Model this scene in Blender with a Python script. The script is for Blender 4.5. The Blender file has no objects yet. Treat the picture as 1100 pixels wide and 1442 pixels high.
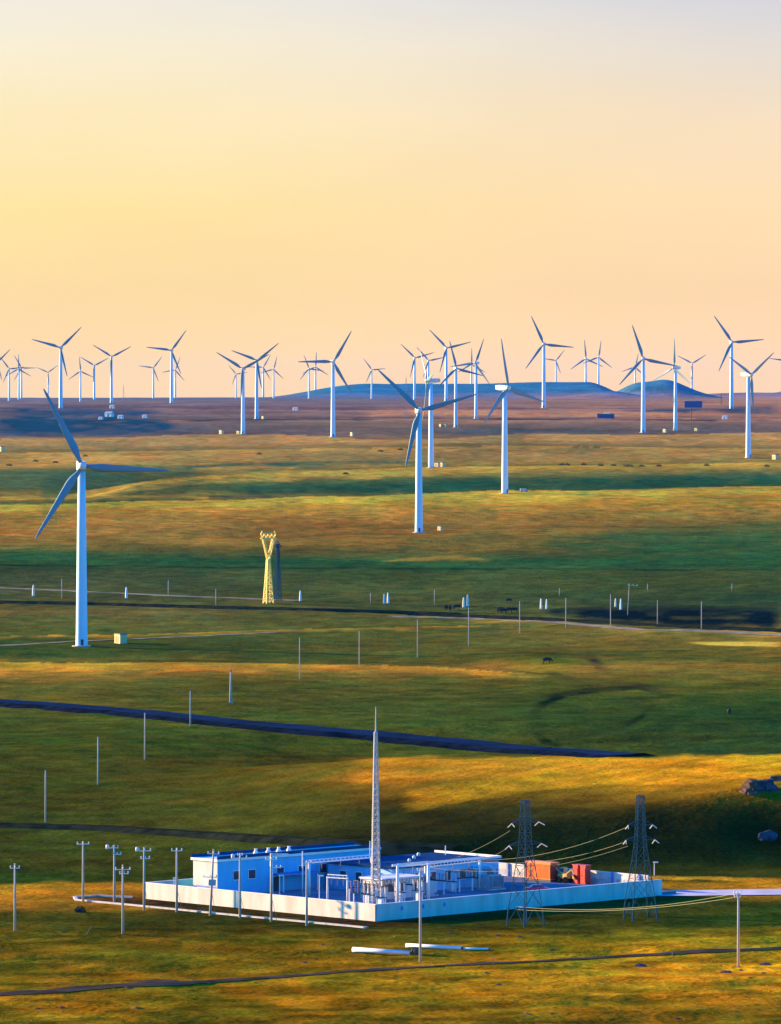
import bpy, math, random
import numpy as np
from mathutils import Vector, Matrix
random.seed(7)
SC = bpy.context.scene
COL = SC.collection
R = math.radians

# ------------------------------------------------------------------ camera
F = 8000.0            # focal length in photo pixels
PH, CX, ROW0 = 90.0, 550.0, 540.0    # camera height, centre column, row of the true horizon
cam = bpy.data.cameras.new('camera'); camo = bpy.data.objects.new('camera', cam); COL.objects.link(camo)
camo.location = (0, 0, PH); camo.rotation_euler = (R(90), 0, 0)
cam.sensor_fit = 'HORIZONTAL'; cam.sensor_width = 36; cam.lens = 36 * F / 1100
cam.shift_y = -(721 - ROW0) / 1100
cam.clip_start = 1; cam.clip_end = 120000
SC.camera = camo

# ------------------------------------------------------------------ world, sun, exposure
SUN_EL, SUN_AZ = 12.0, -67.0          # azimuth from +Y, negative = left
EXPO = 1.75
SC.view_settings.view_transform = 'Standard'; SC.view_settings.look = 'None'
SC.view_settings.exposure = EXPO; SC.view_settings.gamma = 1
SC.cycles.use_denoising = True
SC.cycles.max_bounces = 6; SC.cycles.volume_bounces = 1
SC.cycles.diffuse_bounces = 3; SC.cycles.transparent_max_bounces = 8

def lin(c):
    return tuple(((v / 255) / 12.92 if v / 255 <= .04045 else (((v / 255) + .055) / 1.055) ** 2.4) for v in c)

W = bpy.data.worlds.new("World"); SC.world = W; W.use_nodes = True
nt = W.node_tree; N = nt.nodes; L = nt.links
bg = N['Background']; bg.inputs[1].default_value = 0.15
sk = N.new('ShaderNodeTexSky'); sk.sky_type = 'NISHITA'; sk.sun_disc = False
sk.sun_elevation = R(SUN_EL); sk.sun_rotation = R(SUN_AZ); sk.dust_density = 0.6
hs = N.new('ShaderNodeHueSaturation'); hs.inputs['Saturation'].default_value = 1.62; hs.inputs['Value'].default_value = 1.35
hs.inputs['Hue'].default_value = 0.505
L.new(sk.outputs[0], hs.inputs['Color'])
tc = N.new('ShaderNodeTexCoord'); sx = N.new('ShaderNodeSeparateXYZ'); L.new(tc.outputs['Generated'], sx.inputs[0])
def mrange(src, a, b, c=0., d=1., smooth=True):
    m = N.new('ShaderNodeMapRange'); m.interpolation_type = 'SMOOTHSTEP' if smooth else 'LINEAR'
    m.inputs[1].default_value = a; m.inputs[2].default_value = b; m.inputs[3].default_value = c; m.inputs[4].default_value = d
    L.new(src, m.inputs[0]); return m.outputs[0]
def wmath(op, a, b):
    m = N.new('ShaderNodeMath'); m.operation = op
    for i, v in enumerate((a, b)):
        if isinstance(v, (int, float)): m.inputs[i].default_value = v
        else: L.new(v, m.inputs[i])
    return m.outputs[0]
def ramp(stops, src):
    r = N.new('ShaderNodeValToRGB'); e = r.color_ramp.elements
    while len(e) < len(stops): e.new(0.5)
    for i, (p, c) in enumerate(stops):
        e[i].position = p; e[i].color = (*lin(c), 1)
    L.new(src, r.inputs[0]); return r.outputs[0]
# faint high veil texture in the evening sky
mp = N.new('ShaderNodeMapping'); mp.inputs['Scale'].default_value = (14, 14, 60); L.new(tc.outputs['Generated'], mp.inputs[0])
nz = N.new('ShaderNodeTexNoise'); nz.inputs['Scale'].default_value = 1.2; nz.inputs['Detail'].default_value = 4; L.new(mp.outputs[0], nz.inputs['Vector'])
jit = wmath('MULTIPLY', wmath('SUBTRACT', nz.outputs[0], 0.5), 0.006)
elv = wmath('ADD', sx.outputs[2], jit)
el01 = mrange(elv, 0.0, 0.16, 0, 1, False)
warmL = ramp([(0, (255, 210, 146)), (.06, (255, 216, 156)), (.19, (255, 227, 158)), (.30, (253, 234, 188)), (.37, (249, 237, 208)), (.44, (236, 232, 222)), (1, (140, 165, 205))], el01)
warmR = ramp([(0, (255, 206, 150)), (.06, (255, 212, 164)), (.19, (254, 221, 174)), (.29, (246, 222, 190)), (.36, (230, 220, 208)), (.43, (210, 211, 220)), (1, (120, 150, 205))], el01)
mixLR = N.new('ShaderNodeMixRGB'); L.new(mrange(sx.outputs[0], -.06, .075), mixLR.inputs[0]); L.new(warmL, mixLR.inputs[1]); L.new(warmR, mixLR.inputs[2])
scl = N.new('ShaderNodeMixRGB'); scl.blend_type = 'MULTIPLY'; scl.inputs[0].default_value = 1
SKY_K = 1.0 / (0.15 * 2 ** EXPO) * 1.0
vs = N.new('ShaderNodeVectorMath'); vs.operation = 'SCALE'; vs.inputs['Scale'].default_value = SKY_K
L.new(mixLR.outputs[0], vs.inputs[0])
mp2 = N.new('ShaderNodeMapping'); mp2.inputs['Scale'].default_value = (16, 16, 50); mp2.inputs['Rotation'].default_value = (0, .12, 0); L.new(tc.outputs['Generated'], mp2.inputs[0])
nz2 = N.new('ShaderNodeTexNoise'); nz2.inputs['Scale'].default_value = 1.0; nz2.inputs['Detail'].default_value = 5; nz2.inputs['Roughness'].default_value = .45; L.new(mp2.outputs[0], nz2.inputs['Vector'])
cl = mrange(nz2.outputs[0], .35, .7, .99, 1.022); low = mrange(sx.outputs[2], 0, .018, 1.13, 1.025)
L.new(wmath('MULTIPLY', wmath('MULTIPLY', cl, low), SKY_K), vs.inputs['Scale'])
fwd = wmath('MULTIPLY', mrange(sx.outputs[1], 0.82, 0.97), mrange(sx.outputs[2], 0.17, 0.075))
fin = N.new('ShaderNodeMixRGB'); tn = N.new('ShaderNodeMixRGB'); tn.blend_type = 'MULTIPLY'; tn.inputs[0].default_value = 1; tn.inputs[2].default_value = (.004, .44, .95, 1); L.new(hs.outputs[0], tn.inputs[1])
L.new(fwd, fin.inputs[0]); L.new(tn.outputs[0], fin.inputs[1]); L.new(vs.outputs[0], fin.inputs[2])
L.new(fin.outputs[0], bg.inputs[0])

sun = bpy.data.lights.new('sun', 'SUN'); sun.energy = 5; sun.angle = R(0.5); sun.color = (1.0, .64, .28)
suno = bpy.data.objects.new('sun', sun); COL.objects.link(suno)
sd = Vector((math.sin(R(SUN_AZ)) * math.cos(R(SUN_EL)), math.cos(R(SUN_AZ)) * math.cos(R(SUN_EL)), math.sin(R(SUN_EL))))
suno.rotation_euler = sd.to_track_quat('Z', 'Y').to_euler(); suno.location = sd * 500

# ------------------------------------------------------------------ numpy noise
def _hash(ix, iy, s):
    h = (ix.astype(np.int64) * 374761393 + iy.astype(np.int64) * 668265263 + s * 1442695041) & 0xFFFFFFFF
    h = ((h ^ (h >> 13)) * 1274126177) & 0xFFFFFFFF
    return ((h ^ (h >> 16)) & 0xFFFF) / 65535.0
def vnoise(x, y, s=0):
    ix = np.floor(x); iy = np.floor(y); fx = x - ix; fy = y - iy
    fx = fx * fx * fx * (fx * (fx * 6 - 15) + 10); fy = fy * fy * fy * (fy * (fy * 6 - 15) + 10)
    a = _hash(ix, iy, s); b = _hash(ix + 1, iy, s); c = _hash(ix, iy + 1, s); d = _hash(ix + 1, iy + 1, s)
    return (a * (1 - fx) + b * fx) * (1 - fy) + (c * (1 - fx) + d * fx) * fy - .5
def fbm(x, y, s=0, o=3):
    v = 0; a = 1
    for i in range(o):
        v = v + a * vnoise(x, y, s + i * 17); x = x * 2.03 + 11.3; y = y * 2.03 + 5.7; a *= .5
    return v
def sstep(a, b, x):
    t = np.clip((x - a) / (b - a), 0, 1); return t * t * (3 - 2 * t)

# ------------------------------------------------------------------ terrain height
PROF = [(0, 0), (1400, -0.5), (1700, -4), (2110, -7.6), (2400, -5.5), (2750, .6), (3134, 7.7), (3573, 18), (4323, 27), (4600, 31.5),
        (5250, 42.5), (5800, 46), (6500, 50.5), (7500, 58), (8800, 62.8), (10000, 62.5), (12000, 57), (14000, 54.5), (20000, 37), (32000, 2)]
_pd = np.arange(0, 33000, 10.0); _pz = np.interp(_pd, [p[0] for p in PROF], [p[1] for p in PROF])
_k = np.ones(25) / 25; _pz = np.convolve(np.pad(_pz, 12, mode='edge'), _k, 'valid')
_m = (_pd > 1500) & (_pd < 9000); _pD = _pd[_m]; _prow = -np.minimum.accumulate(ROW0 + (PH - _pz[_m]) * F / _pD)
CREST = [([(-200, 614), (0, 618), (150, 617), (280, 611), (400, 612), (540, 619), (640, 617), (740, 610), (900, 613), (1060, 609), (1300, 612)], 7, 520),
         ([(60, 706), (120, 691), (200, 679), (280, 671), (450, 664), (580, 658), (760, 656), (1300, 648)], 7, 380),
         ([(-200, 709), (60, 711), (200, 705), (330, 704), (430, 699), (520, 699), (600, 695), (700, 690), (820, 691), (950, 687), (1080, 684), (1300, 687)], 8, 330),
         ([(-200, 640), (300, 634), (700, 628), (1300, 634)], 4, 330),
         ([(-200, 771), (300, 768), (560, 760), (700, 745), (1300, 742)], 4.5, 260),
         ([(-200, 933), (300, 933), (600, 938), (760, 950)], 3.0, 110),
         ([(-200, 588), (100, 594), (300, 591), (520, 588), (700, 592), (900, 588), (1300, 592)], 6, 650),
         ([(-200, 577), (200, 575), (480, 578), (800, 576), (1300, 579)], 5, 700),
         ([(500, 862), (800, 876), (900, 886), (1300, 890)], 3.0, 120),
         ([(-200, 898), (200, 893), (420, 886), (700, 880)], 2.0, 120)]
def H(x, y):
    x = np.asarray(x, float); y = np.asarray(y, float)
    D = np.maximum(y, 1.0); px = CX + x * F / D
    z = np.interp(D, _pd, _pz)
    # rolling relief
    z = z + sstep(1500, 2600, D) * 5.0 * vnoise(x / 260, y / 420, 3) * (1 - .45 * sstep(4200, 6000, D))
    z = z + sstep(3500, 6500, D) * 6 * vnoise(x / 700 + 3.3, y / 1300, 5) * (1 - .6 * sstep(8000, 11000, D))
    z = z + sstep(1120, 1500, D) * .9 * fbm(x / 60, y / 90, 9, 2)
    z = z + (0.10 + .25 * sstep(1150, 1400, D)) * fbm(x / 9, y / 14, 21, 3) * (1 - .5 * sstep(3000, 6000, D)) * (1 - inside(x, y))
    z = z + sstep(960, 900, D) * .9 * fbm(x / 20, y / 16, 33, 3)
    # hill behind the substation: shoulder, steep bank on its right, back slope
    bw = sstep(60, 620, px) ** 1.2
    brk = np.interp(px, [300, 480, 700, 830, 900, 1000, 1100, 1300], [1.0, 3.2, 5.0, 7.5, 9.5, 11.6, 12.8, 14.0])
    crest = np.interp(px, [300, 480, 830, 1100, 1300], [6.0, 8.6, 10.6, 13.6, 18])
    base = 1068 + 1.5 * vnoise(x / 12, x * 0, 2)
    steep = base + brk / math.tan(R(24))
    cd = np.interp(px, [300, 480, 830, 1100], [1270, 1235, 1200, 1160])
    cd = np.maximum(cd, steep + 25)
    hh = np.where(D < steep, brk * sstep(base - 6, steep + 6, D), 0)
    t = np.clip((D - steep) / (cd - steep), 0, 1)
    hh = np.where((D >= steep) & (D < cd), brk * sstep(base - 6, steep + 6, D) + (crest - brk) * np.sin(t * math.pi / 2) ** 1.2, hh)
    hh = np.where(D >= cd, crest * (1 - sstep(cd, cd + 130, D)), hh)
    z = z + hh * bw + bw * .5 * fbm(x / 14, y / 18, 41, 3) * sstep(1075, 1110, D) * sstep(1320, 1240, D)
    z = z - 3.0 * bw * sstep(1300, 1380, D) * sstep(1560, 1450, D)
    for pts, am, wid in CREST:
        yc = np.interp(px, [p_[0] for p_ in pts], [p_[1] for p_ in pts])
        dc = np.interp(-yc, _prow, _pD); t_ = (D - dc) / wid
        fade = sstep(pts[0][0] - 100, pts[0][0] + 130, px) * sstep(pts[-1][0] + 60, pts[-1][0] - 60, px)
        z = z - fade * am * np.where(t_ > 0, sstep(0, .42, t_) * sstep(1.6, .55, t_), 0) + fade * am * .35 * np.exp(-(t_ / .35) ** 2)
    # distant blue hills
    z = z + 38 * sstep(-360, -60, x) * sstep(640, 520, x) * np.exp(-((D - 15000) / 800) ** 2) * (1 + .12 * sstep(200, 420, x))
    z = z + np.exp(-((D - 12500) / 300) ** 2) * (40 * sstep(462, 550, x) * sstep(760, 590, x) * (1 + .1 * np.sin(x / 23.)))
    z = z + 30 * np.exp(-((D - 10600) / 260) ** 2) * np.exp(-((x - 400) / 75) ** 2) * .55
    z = z + 62 * sstep(980, 1500, x) * np.exp(-((D - 17000) / 900) ** 2)
    z = z + 14 * sstep(600, 900, x) * np.exp(-((D - 14000) / 500) ** 2)
    return z

# compound frame: origin front corner, u along the left wall, v along the right wall
CO = Vector((-2.5, 954.0, 0)); CU = Vector((-40.3, 42.0, 0)).normalized(); CV = Vector((-CU.y * -1, -CU.x * 1, 0))
CV = Vector((CU.y, -CU.x, 0)).normalized()
LU, LV = 58.2, 73.7
def inside(x, y):
    dx = x - CO.x; dy = y - CO.y
    u = dx * CU.x + dy * CU.y; v = dx * CV.x + dy * CV.y
    return sstep(-18, -10, u) * sstep(LU + 12, LU + 4, u) * sstep(-18, -10, v) * sstep(LV + 14, LV + 4, v)
def C(u, v, z=0.0):
    p = CO + CU * u + CV * v; return Vector((p.x, p.y, z))

_RD = np.geomspace(780, 30000, 9000)
_rowcache = {}
def ray(px, row, dmin=780):
    """first point of the terrain met by the line of sight through this photo position"""
    x = (px - CX) * _RD / F; z = PH - (row - ROW0) * _RD / F
    g = H(x, _RD) - z
    idx = np.where((g > 0) & (_RD > dmin))[0]
    D = _RD[idx[0]] if len(idx) else 12000.0
    return Vector(((px - CX) * D / F, D, float(H((px - CX) * D / F, D))))
def gz(x, y): return float(H(x, y))
def rowpt(px, row, D): return Vector(((px - CX) * D / F, D, PH - (row - ROW0) * D / F))

# ------------------------------------------------------------------ materials
def matte(m):
    """grass, earth and stone have no sheen: plain diffuse"""
    n = m.node_tree.nodes; l = m.node_tree.links; b = n['Principled BSDF']; d = n.new('ShaderNodeBsdfDiffuse'); d.inputs['Roughness'].default_value = .6
    for k in ('Base Color', 'Normal'):
        if b.inputs[k].is_linked: l.new(b.inputs[k].links[0].from_socket, d.inputs['Color' if k == 'Base Color' else 'Normal'])
    l.new(d.outputs[0], n['Material Output'].inputs['Surface']); n.remove(b); return m
def mat(name, col, rough=.7, var=.12, scale=1.5, bump=0, metal=0, streak=None, spec=.3, col2=None):
    m = bpy.data.materials.new(name); m.use_nodes = True; n = m.node_tree.nodes; l = m.node_tree.links
    b = n['Principled BSDF']; b.inputs['Roughness'].default_value = rough; b.inputs['Metallic'].default_value = metal
    b.inputs['Specular IOR Level'].default_value = spec if rough < .88 else .02
    t = n.new('ShaderNodeTexCoord'); mpp = n.new('ShaderNodeMapping'); l.new(t.outputs['Object'], mpp.inputs[0])
    if streak: mpp.inputs['Scale'].default_value = streak
    z = n.new('ShaderNodeTexNoise'); z.inputs['Scale'].default_value = scale; z.inputs['Detail'].default_value = 5; l.new(mpp.outputs[0], z.inputs['Vector'])
    r = n.new('ShaderNodeValToRGB'); r.color_ramp.elements[0].position = .3; r.color_ramp.elements[1].position = .7
    c2 = col2 or tuple(c * (1 - 2 * var) for c in col)
    r.color_ramp.elements[0].color = (*c2, 1); r.color_ramp.elements[1].color = (*[min(1, c * (1 + var * .5)) for c in col], 1)
    l.new(z.outputs[0], r.inputs[0]); l.new(r.outputs[0], b.inputs['Base Color'])
    if bump:
        bp = n.new('ShaderNodeBump'); bp.inputs['Strength'].default_value = bump; bp.inputs['Distance'].default_value = .1
        l.new(z.outputs[0], bp.inputs['Height']); l.new(bp.outputs[0], b.inputs['Normal'])
    return matte(m) if rough >= .88 else m
M = dict(
    tower=mat('white_tower_paint', (.40, .60, .70), .45, .04, .3, streak=(1, 1, .15)),
    blade=mat('grey_blade_paint', (.12, .22, .29), .5, .05, .2),
    nacelle=mat('nacelle_paint', (.62, .62, .60), .5, .06, .5),
    concrete=mat('pole_concrete', (.42, .38, .32), .85, .15, 1.2, streak=(1, 1, .2)),
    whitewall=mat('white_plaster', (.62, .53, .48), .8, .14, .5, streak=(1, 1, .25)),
    roof=mat('blue_roof_sheet', (.02, .07, .16), .9, .12, .4),
    white=mat('white_paint', (.68, .67, .65), .6, .05, .6),
    galv=mat('galvanised_steel', (.035, .085, .12), .9, .1, 1.0),
    porcelain=mat('brown_porcelain', (.30, .12, .08), .35, .1, 3),
    greyins=mat('pale_porcelain', (.68, .62, .60), .4, .1, 3),
    glass=mat('dark_window_glass', (.03, .05, .08), .15, .1, 2, spec=.6),
    bluepanel=mat('blue_band_paint', (.09, .20, .52), .5, .08, 1),
    blue_shade=mat('white_wall_shade_blue', (.06, .42, .66), .6, .08, .6, streak=(1, 1, .2)), pale_shade=mat('white_wall_pale_shade', (.20, .45, .68), .6, .1, .5, streak=(1, 1, .25)),  # sky-blue shade painted into the colour of white building walls
    orange=mat('orange_container_paint', (.92, .20, .02), .5, .12, .7, streak=(1, 1, .4)),
    red=mat('red_paint', (.55, .03, .02), .45, .12, 1.2),
    crimson=mat('crimson_car_paint', (.42, .02, .10), .3, .05, 1, spec=.6),
    yellow=mat('yellow_machine_paint', (.62, .42, .12), .5, .15, 1.5),
    rubber=mat('black_rubber', (.02, .02, .02), .9, .1, 3),
    dark=mat('dark_metal', (.05, .055, .06), .6, .15, 2),
    tgrey=mat('transformer_grey', (.33, .37, .40), .5, .1, 1),
    yard=mat('yard_concrete', (.16, .22, .28), .9, .2, .12, bump=.15),
    kerb=mat('pale_kerb_concrete', (.50, .45, .42), .85, .12, .8),
    gravel=mat('dark_gravel', (.075, .05, .04), .95, .35, .6, bump=.6),
    asphalt=mat('dark_asphalt', (.016, .034, .066), .92, .2, .05, bump=.1),
    bank=mat('dark_bank_stone', (.012, .018, .032), .95, .35, .25, bump=.6),
    dirt=mat('pale_dirt', (.42, .30, .15), .95, .25, .15, bump=.3),
    darkdirt=mat('brown_track_earth', (.11, .07, .045), .95, .3, .2, bump=.4),
    earthbank=mat('dark_turf_bank', (.03, .035, .018), .95, .35, .3, bump=.8),
    paleroad=mat('pale_lane_concrete', (.50, .46, .47), .85, .12, .2),
    rock=mat('brown_rock', (.24, .13, .09), .9, .35, .5, bump=1.0, streak=(1, 1, 3)),
    bluerock=mat('grey_rock', (.07, .08, .11), .9, .25, .8, bump=.8),
    hide=mat('dark_cattle_hide', (.035, .025, .02), .8, .3, 2),
    bush=mat('dark_shrub_leaves', (.045, .05, .02), .8, .3, 2),
    wire=mat('wire_aluminium', (.16, .15, .11), .4, .05, 1, metal=.3),
    gold=mat('pale_gold_lattice_paint', (.85, .58, .12), .5, .06, 1),
    redpaint=mat('mast_red_band', (.5, .08, .05), .5, .1, 1),
    signblue=mat('deep_blue_sign', (.03, .07, .22), .5, .08, 1),
    pink=mat('pinkish_mast_paint', (.62, .34, .30), .6, .08, 1),
)

# ------------------------------------------------------------------ mesh helpers
class MB:
    def __init__(s): s.v = []; s.f = []; s.sm = []
    def add(s, vs_, fs, smooth=False):
        k = len(s.v); s.v += [tuple(v) for v in vs_]; s.f += [tuple(i + k for i in f) for f in fs]; s.sm += [smooth] * len(fs); return s
    def box(s, c, d, rz=0, top=1.0):
        cx, cy, cz = c; hx, hy, hz = d[0] / 2, d[1] / 2, d[2] / 2; o = []
        for z, k in ((-hz, 1), (hz, top)):
            for x, y in ((-hx, -hy), (hx, -hy), (hx, hy), (-hx, hy)):
                x *= k; y *= k
                o.append((cx + x * math.cos(rz) - y * math.sin(rz), cy + x * math.sin(rz) + y * math.cos(rz), cz + z))
        return s.add(o, [(3, 2, 1, 0), (4, 5, 6, 7), (0, 1, 5, 4), (1, 2, 6, 5), (2, 3, 7, 6), (3, 0, 4, 7)])
    def bar(s, a, b, r, r2=None, n=4, smooth=False):
        a = Vector(a); b = Vector(b); r2 = r if r2 is None else r2; d = (b - a)
        if d.length < 1e-6: return s
        d.normalize(); u = d.cross(Vector((0, 0, 1)) if abs(d.z) < .95 else Vector((0, 1, 0))).normalized(); w = d.cross(u)
        o = []
        for p, q in ((a, r), (b, r2)):
            for i in range(n):
                t = 2 * math.pi * (i + .5) / n; o.append(p + u * math.cos(t) * q + w * math.sin(t) * q)
        fs = [(i, (i + 1) % n, n + (i + 1) % n, n + i) for i in range(n)]
        s.add(o, fs, smooth)
        k = len(s.v) - 2 * n; s.f += [tuple(k + i for i in range(n))[::-1], tuple(k + n + i for i in range(n))]; s.sm += [False, False]
        return s
    def lathe(s, prof, c=(0, 0, 0), n=16, axis='z', smooth=True):
        o = []
        for r, h in prof:
            for i in range(n):
                t = 2 * math.pi * i / n; p = (r * math.cos(t), r * math.sin(t), h)
                if axis == 'y': p = (p[0], p[2], p[1])
                o.append((p[0] + c[0], p[1] + c[1], p[2] + c[2]))
        fs = [(j * n + i, j * n + (i + 1) % n, (j + 1) * n + (i + 1) % n, (j + 1) * n + i) for j in range(len(prof) - 1) for i in range(n)]
        s.add(o, fs, smooth)
        k = len(s.v) - len(prof) * n; s.f += [tuple(k + i for i in range(n))[::-1], tuple(k + (len(prof) - 1) * n + i for i in range(n))]; s.sm += [False, False]
        return s
    def build(s, name, m, parent=None, bevel=0):
        me = bpy.data.meshes.new(name); me.from_pydata(s.v, [], s.f); me.update()
        me.polygons.foreach_set('use_smooth', s.sm)
        import bmesh
        b = bmesh.new(); b.from_mesh(me); bmesh.ops.recalc_face_normals(b, faces=b.faces)
        if bevel:
            bmesh.ops.bevel(b, geom=[e for e in b.edges if e.calc_face_angle(0) > .5], offset=bevel, segments=2, affect='EDGES', profile=.6)
        b.to_mesh(me); b.free()
        for mm in (m if isinstance(m, (list, tuple)) else [m]): me.materials.append(mm)
        o = bpy.data.objects.new(name, me); COL.objects.link(o)
        if parent is not None: o.parent = parent
        return o
def tag(o, label=None, cat=None, group=None, kind=None):
    if label: o['label'] = label
    if cat: o['category'] = cat
    if group: o['group'] = group
    if kind: o['kind'] = kind
    return o
def empty(name, loc, rz=0, label=None, cat=None, group=None):
    o = bpy.data.objects.new(name, None); COL.objects.link(o); o.location = loc; o.rotation_euler = (0, 0, rz)
    o.empty_display_size = .1
    return tag(o, label, cat, group)
KIDS = {}
def reg(root):
    KIDS[root.name] = [(c, [g for g in bpy.data.objects if g.parent == c]) for c in bpy.data.objects if c.parent == root]; return root
def dup(root, loc, rz, label, scale=1.0, group=None):
    r = root.copy(); COL.objects.link(r); r.location = loc; r.rotation_euler = (0, 0, rz); r.scale = (scale,) * 3
    r['label'] = label
    if group: r['group'] = group
    kids = []
    for c, gs in KIDS[root.name]:
        k = c.copy(); COL.objects.link(k); k.parent = r; kids.append(k)
        for g in gs:
            h = g.copy(); COL.objects.link(h); h.parent = k
    return r, kids

# ------------------------------------------------------------------ ground
def build_ground():
    Ds = np.concatenate([np.linspace(150, 760, 14), np.geomspace(775, 1420, 330), np.geomspace(1424, 4600, 430), np.geomspace(4620, 31000, 330)])
    cols = np.concatenate([[-.30, -.2, -.15, -.12, -.10], np.linspace(-.086, .086, 420), [.10, .12, .15, .2, .30]])
    DD, CC = np.meshgrid(Ds, cols, indexing='ij')
    X = DD * CC; Z = H(X, DD)
    Z = Z - .02 * 0
    nr, nc = DD.shape
    co = np.stack([X, DD, Z], -1).reshape(-1, 3)
    i = np.arange(nr * nc).reshape(nr, nc)
    q = np.stack([i[:-1, :-1], i[:-1, 1:], i[1:, 1:], i[1:, :-1]], -1).reshape(-1, 4)
    me = bpy.data.meshes.new('ground'); me.vertices.add(len(co)); me.vertices.foreach_set('co', co.ravel())
    me.loops.add(q.size); me.loops.foreach_set('vertex_index', q.ravel()); me.polygons.add(len(q))
    me.polygons.foreach_set('loop_start', np.arange(0, q.size, 4)); me.polygons.foreach_set('loop_total', np.full(len(q), 4))
    me.update(); me.validate(); me.polygons.foreach_set('use_smooth', np.ones(len(q), bool))
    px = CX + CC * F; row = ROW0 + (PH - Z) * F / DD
    rgb = vegetation_shade(px.ravel(), row.ravel(), DD.ravel())
    a = me.color_attributes.new('veg_shade', 'FLOAT_COLOR', 'POINT')  # turf colour with light, shade and haze painted in
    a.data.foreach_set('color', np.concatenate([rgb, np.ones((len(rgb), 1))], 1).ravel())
    m = bpy.data.materials.new('steppe_grass'); m.use_nodes = True; n = m.node_tree.nodes; l = m.node_tree.links
    b = n['Principled BSDF']; b.inputs['Roughness'].default_value = .95; b.inputs['Specular IOR Level'].default_value = .05
    at = n.new('ShaderNodeAttribute'); at.attribute_name = 'veg_shade'
    t = n.new('ShaderNodeTexCoord')
    def noise(sc, det, vec=(1, 1, 1)):
        mp_ = n.new('ShaderNodeMapping'); mp_.inputs['Scale'].default_value = vec; l.new(t.outputs['Object'], mp_.inputs[0])
        z = n.new('ShaderNodeTexNoise'); z.inputs['Scale'].default_value = sc; z.inputs['Detail'].default_value = det; l.new(mp_.outputs[0], z.inputs['Vector']); return z.outputs[0]
    def rampf(src, p0, p1, v0, v1):
        r = n.new('ShaderNodeMapRange'); l.new(src, r.inputs[0]); r.inputs[1].default_value = p0; r.inputs[2].default_value = p1; r.inputs[3].default_value = v0; r.inputs[4].default_value = v1; return r.outputs[0]
    big = noise(.012, 6, (1, .5, 1)); mid = noise(.11, 5, (1, .8, 1)); fine = noise(1.5, 6)
    def mul(a_, b_):
        x = n.new('ShaderNodeMath'); x.operation = 'MULTIPLY'; l.new(a_, x.inputs[0]); l.new(b_, x.inputs[1]); return x.outputs[0]
    f = mul(mul(rampf(big, .3, .7, .72, 1.28), rampf(mid, .3, .7, .70, 1.30)), rampf(fine, .3, .7, .55, 1.45))
    v = n.new('ShaderNodeVectorMath'); v.operation = 'SCALE'; l.new(at.outputs['Color'], v.inputs[0]); l.new(f, v.inputs['Scale'])
    # straw / green shift
    tint = n.new('ShaderNodeMixRGB'); tint.inputs[0].default_value = 1; tint.blend_type = 'MULTIPLY'
    tr = n.new('ShaderNodeValToRGB'); tr.color_ramp.elements[0].position = .38; tr.color_ramp.elements[0].color = (.80, 1.03, .85, 1); tr.color_ramp.elements[1].position = .62; tr.color_ramp.elements[1].color = (1.05, .94, .72, 1)
    l.new(noise(.05, 6, (1, .7, 1)), tr.inputs[0]); l.new(v.outputs[0], tint.inputs[1]); l.new(tr.outputs[0], tint.inputs[2])
    l.new(tint.outputs[0], b.inputs['Base Color'])
    bp = n.new('ShaderNodeBump'); bp.inputs['Strength'].default_value = .75; bp.inputs['Distance'].default_value = .45
    l.new(noise(.55, 6), bp.inputs['Height'])
    bp2 = n.new('ShaderNodeBump'); bp2.inputs['Strength'].default_value = .5; bp2.inputs['Distance'].default_value = 2.2
    l.new(noise(.07, 4), bp2.inputs['Height']); l.new(bp2.outputs[0], bp.inputs['Normal']); l.new(bp.outputs[0], b.inputs['Normal'])
    me.materials.append(matte(m))
    o = bpy.data.objects.new('ground', me); COL.objects.link(o); tag(o, kind='structure')

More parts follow.
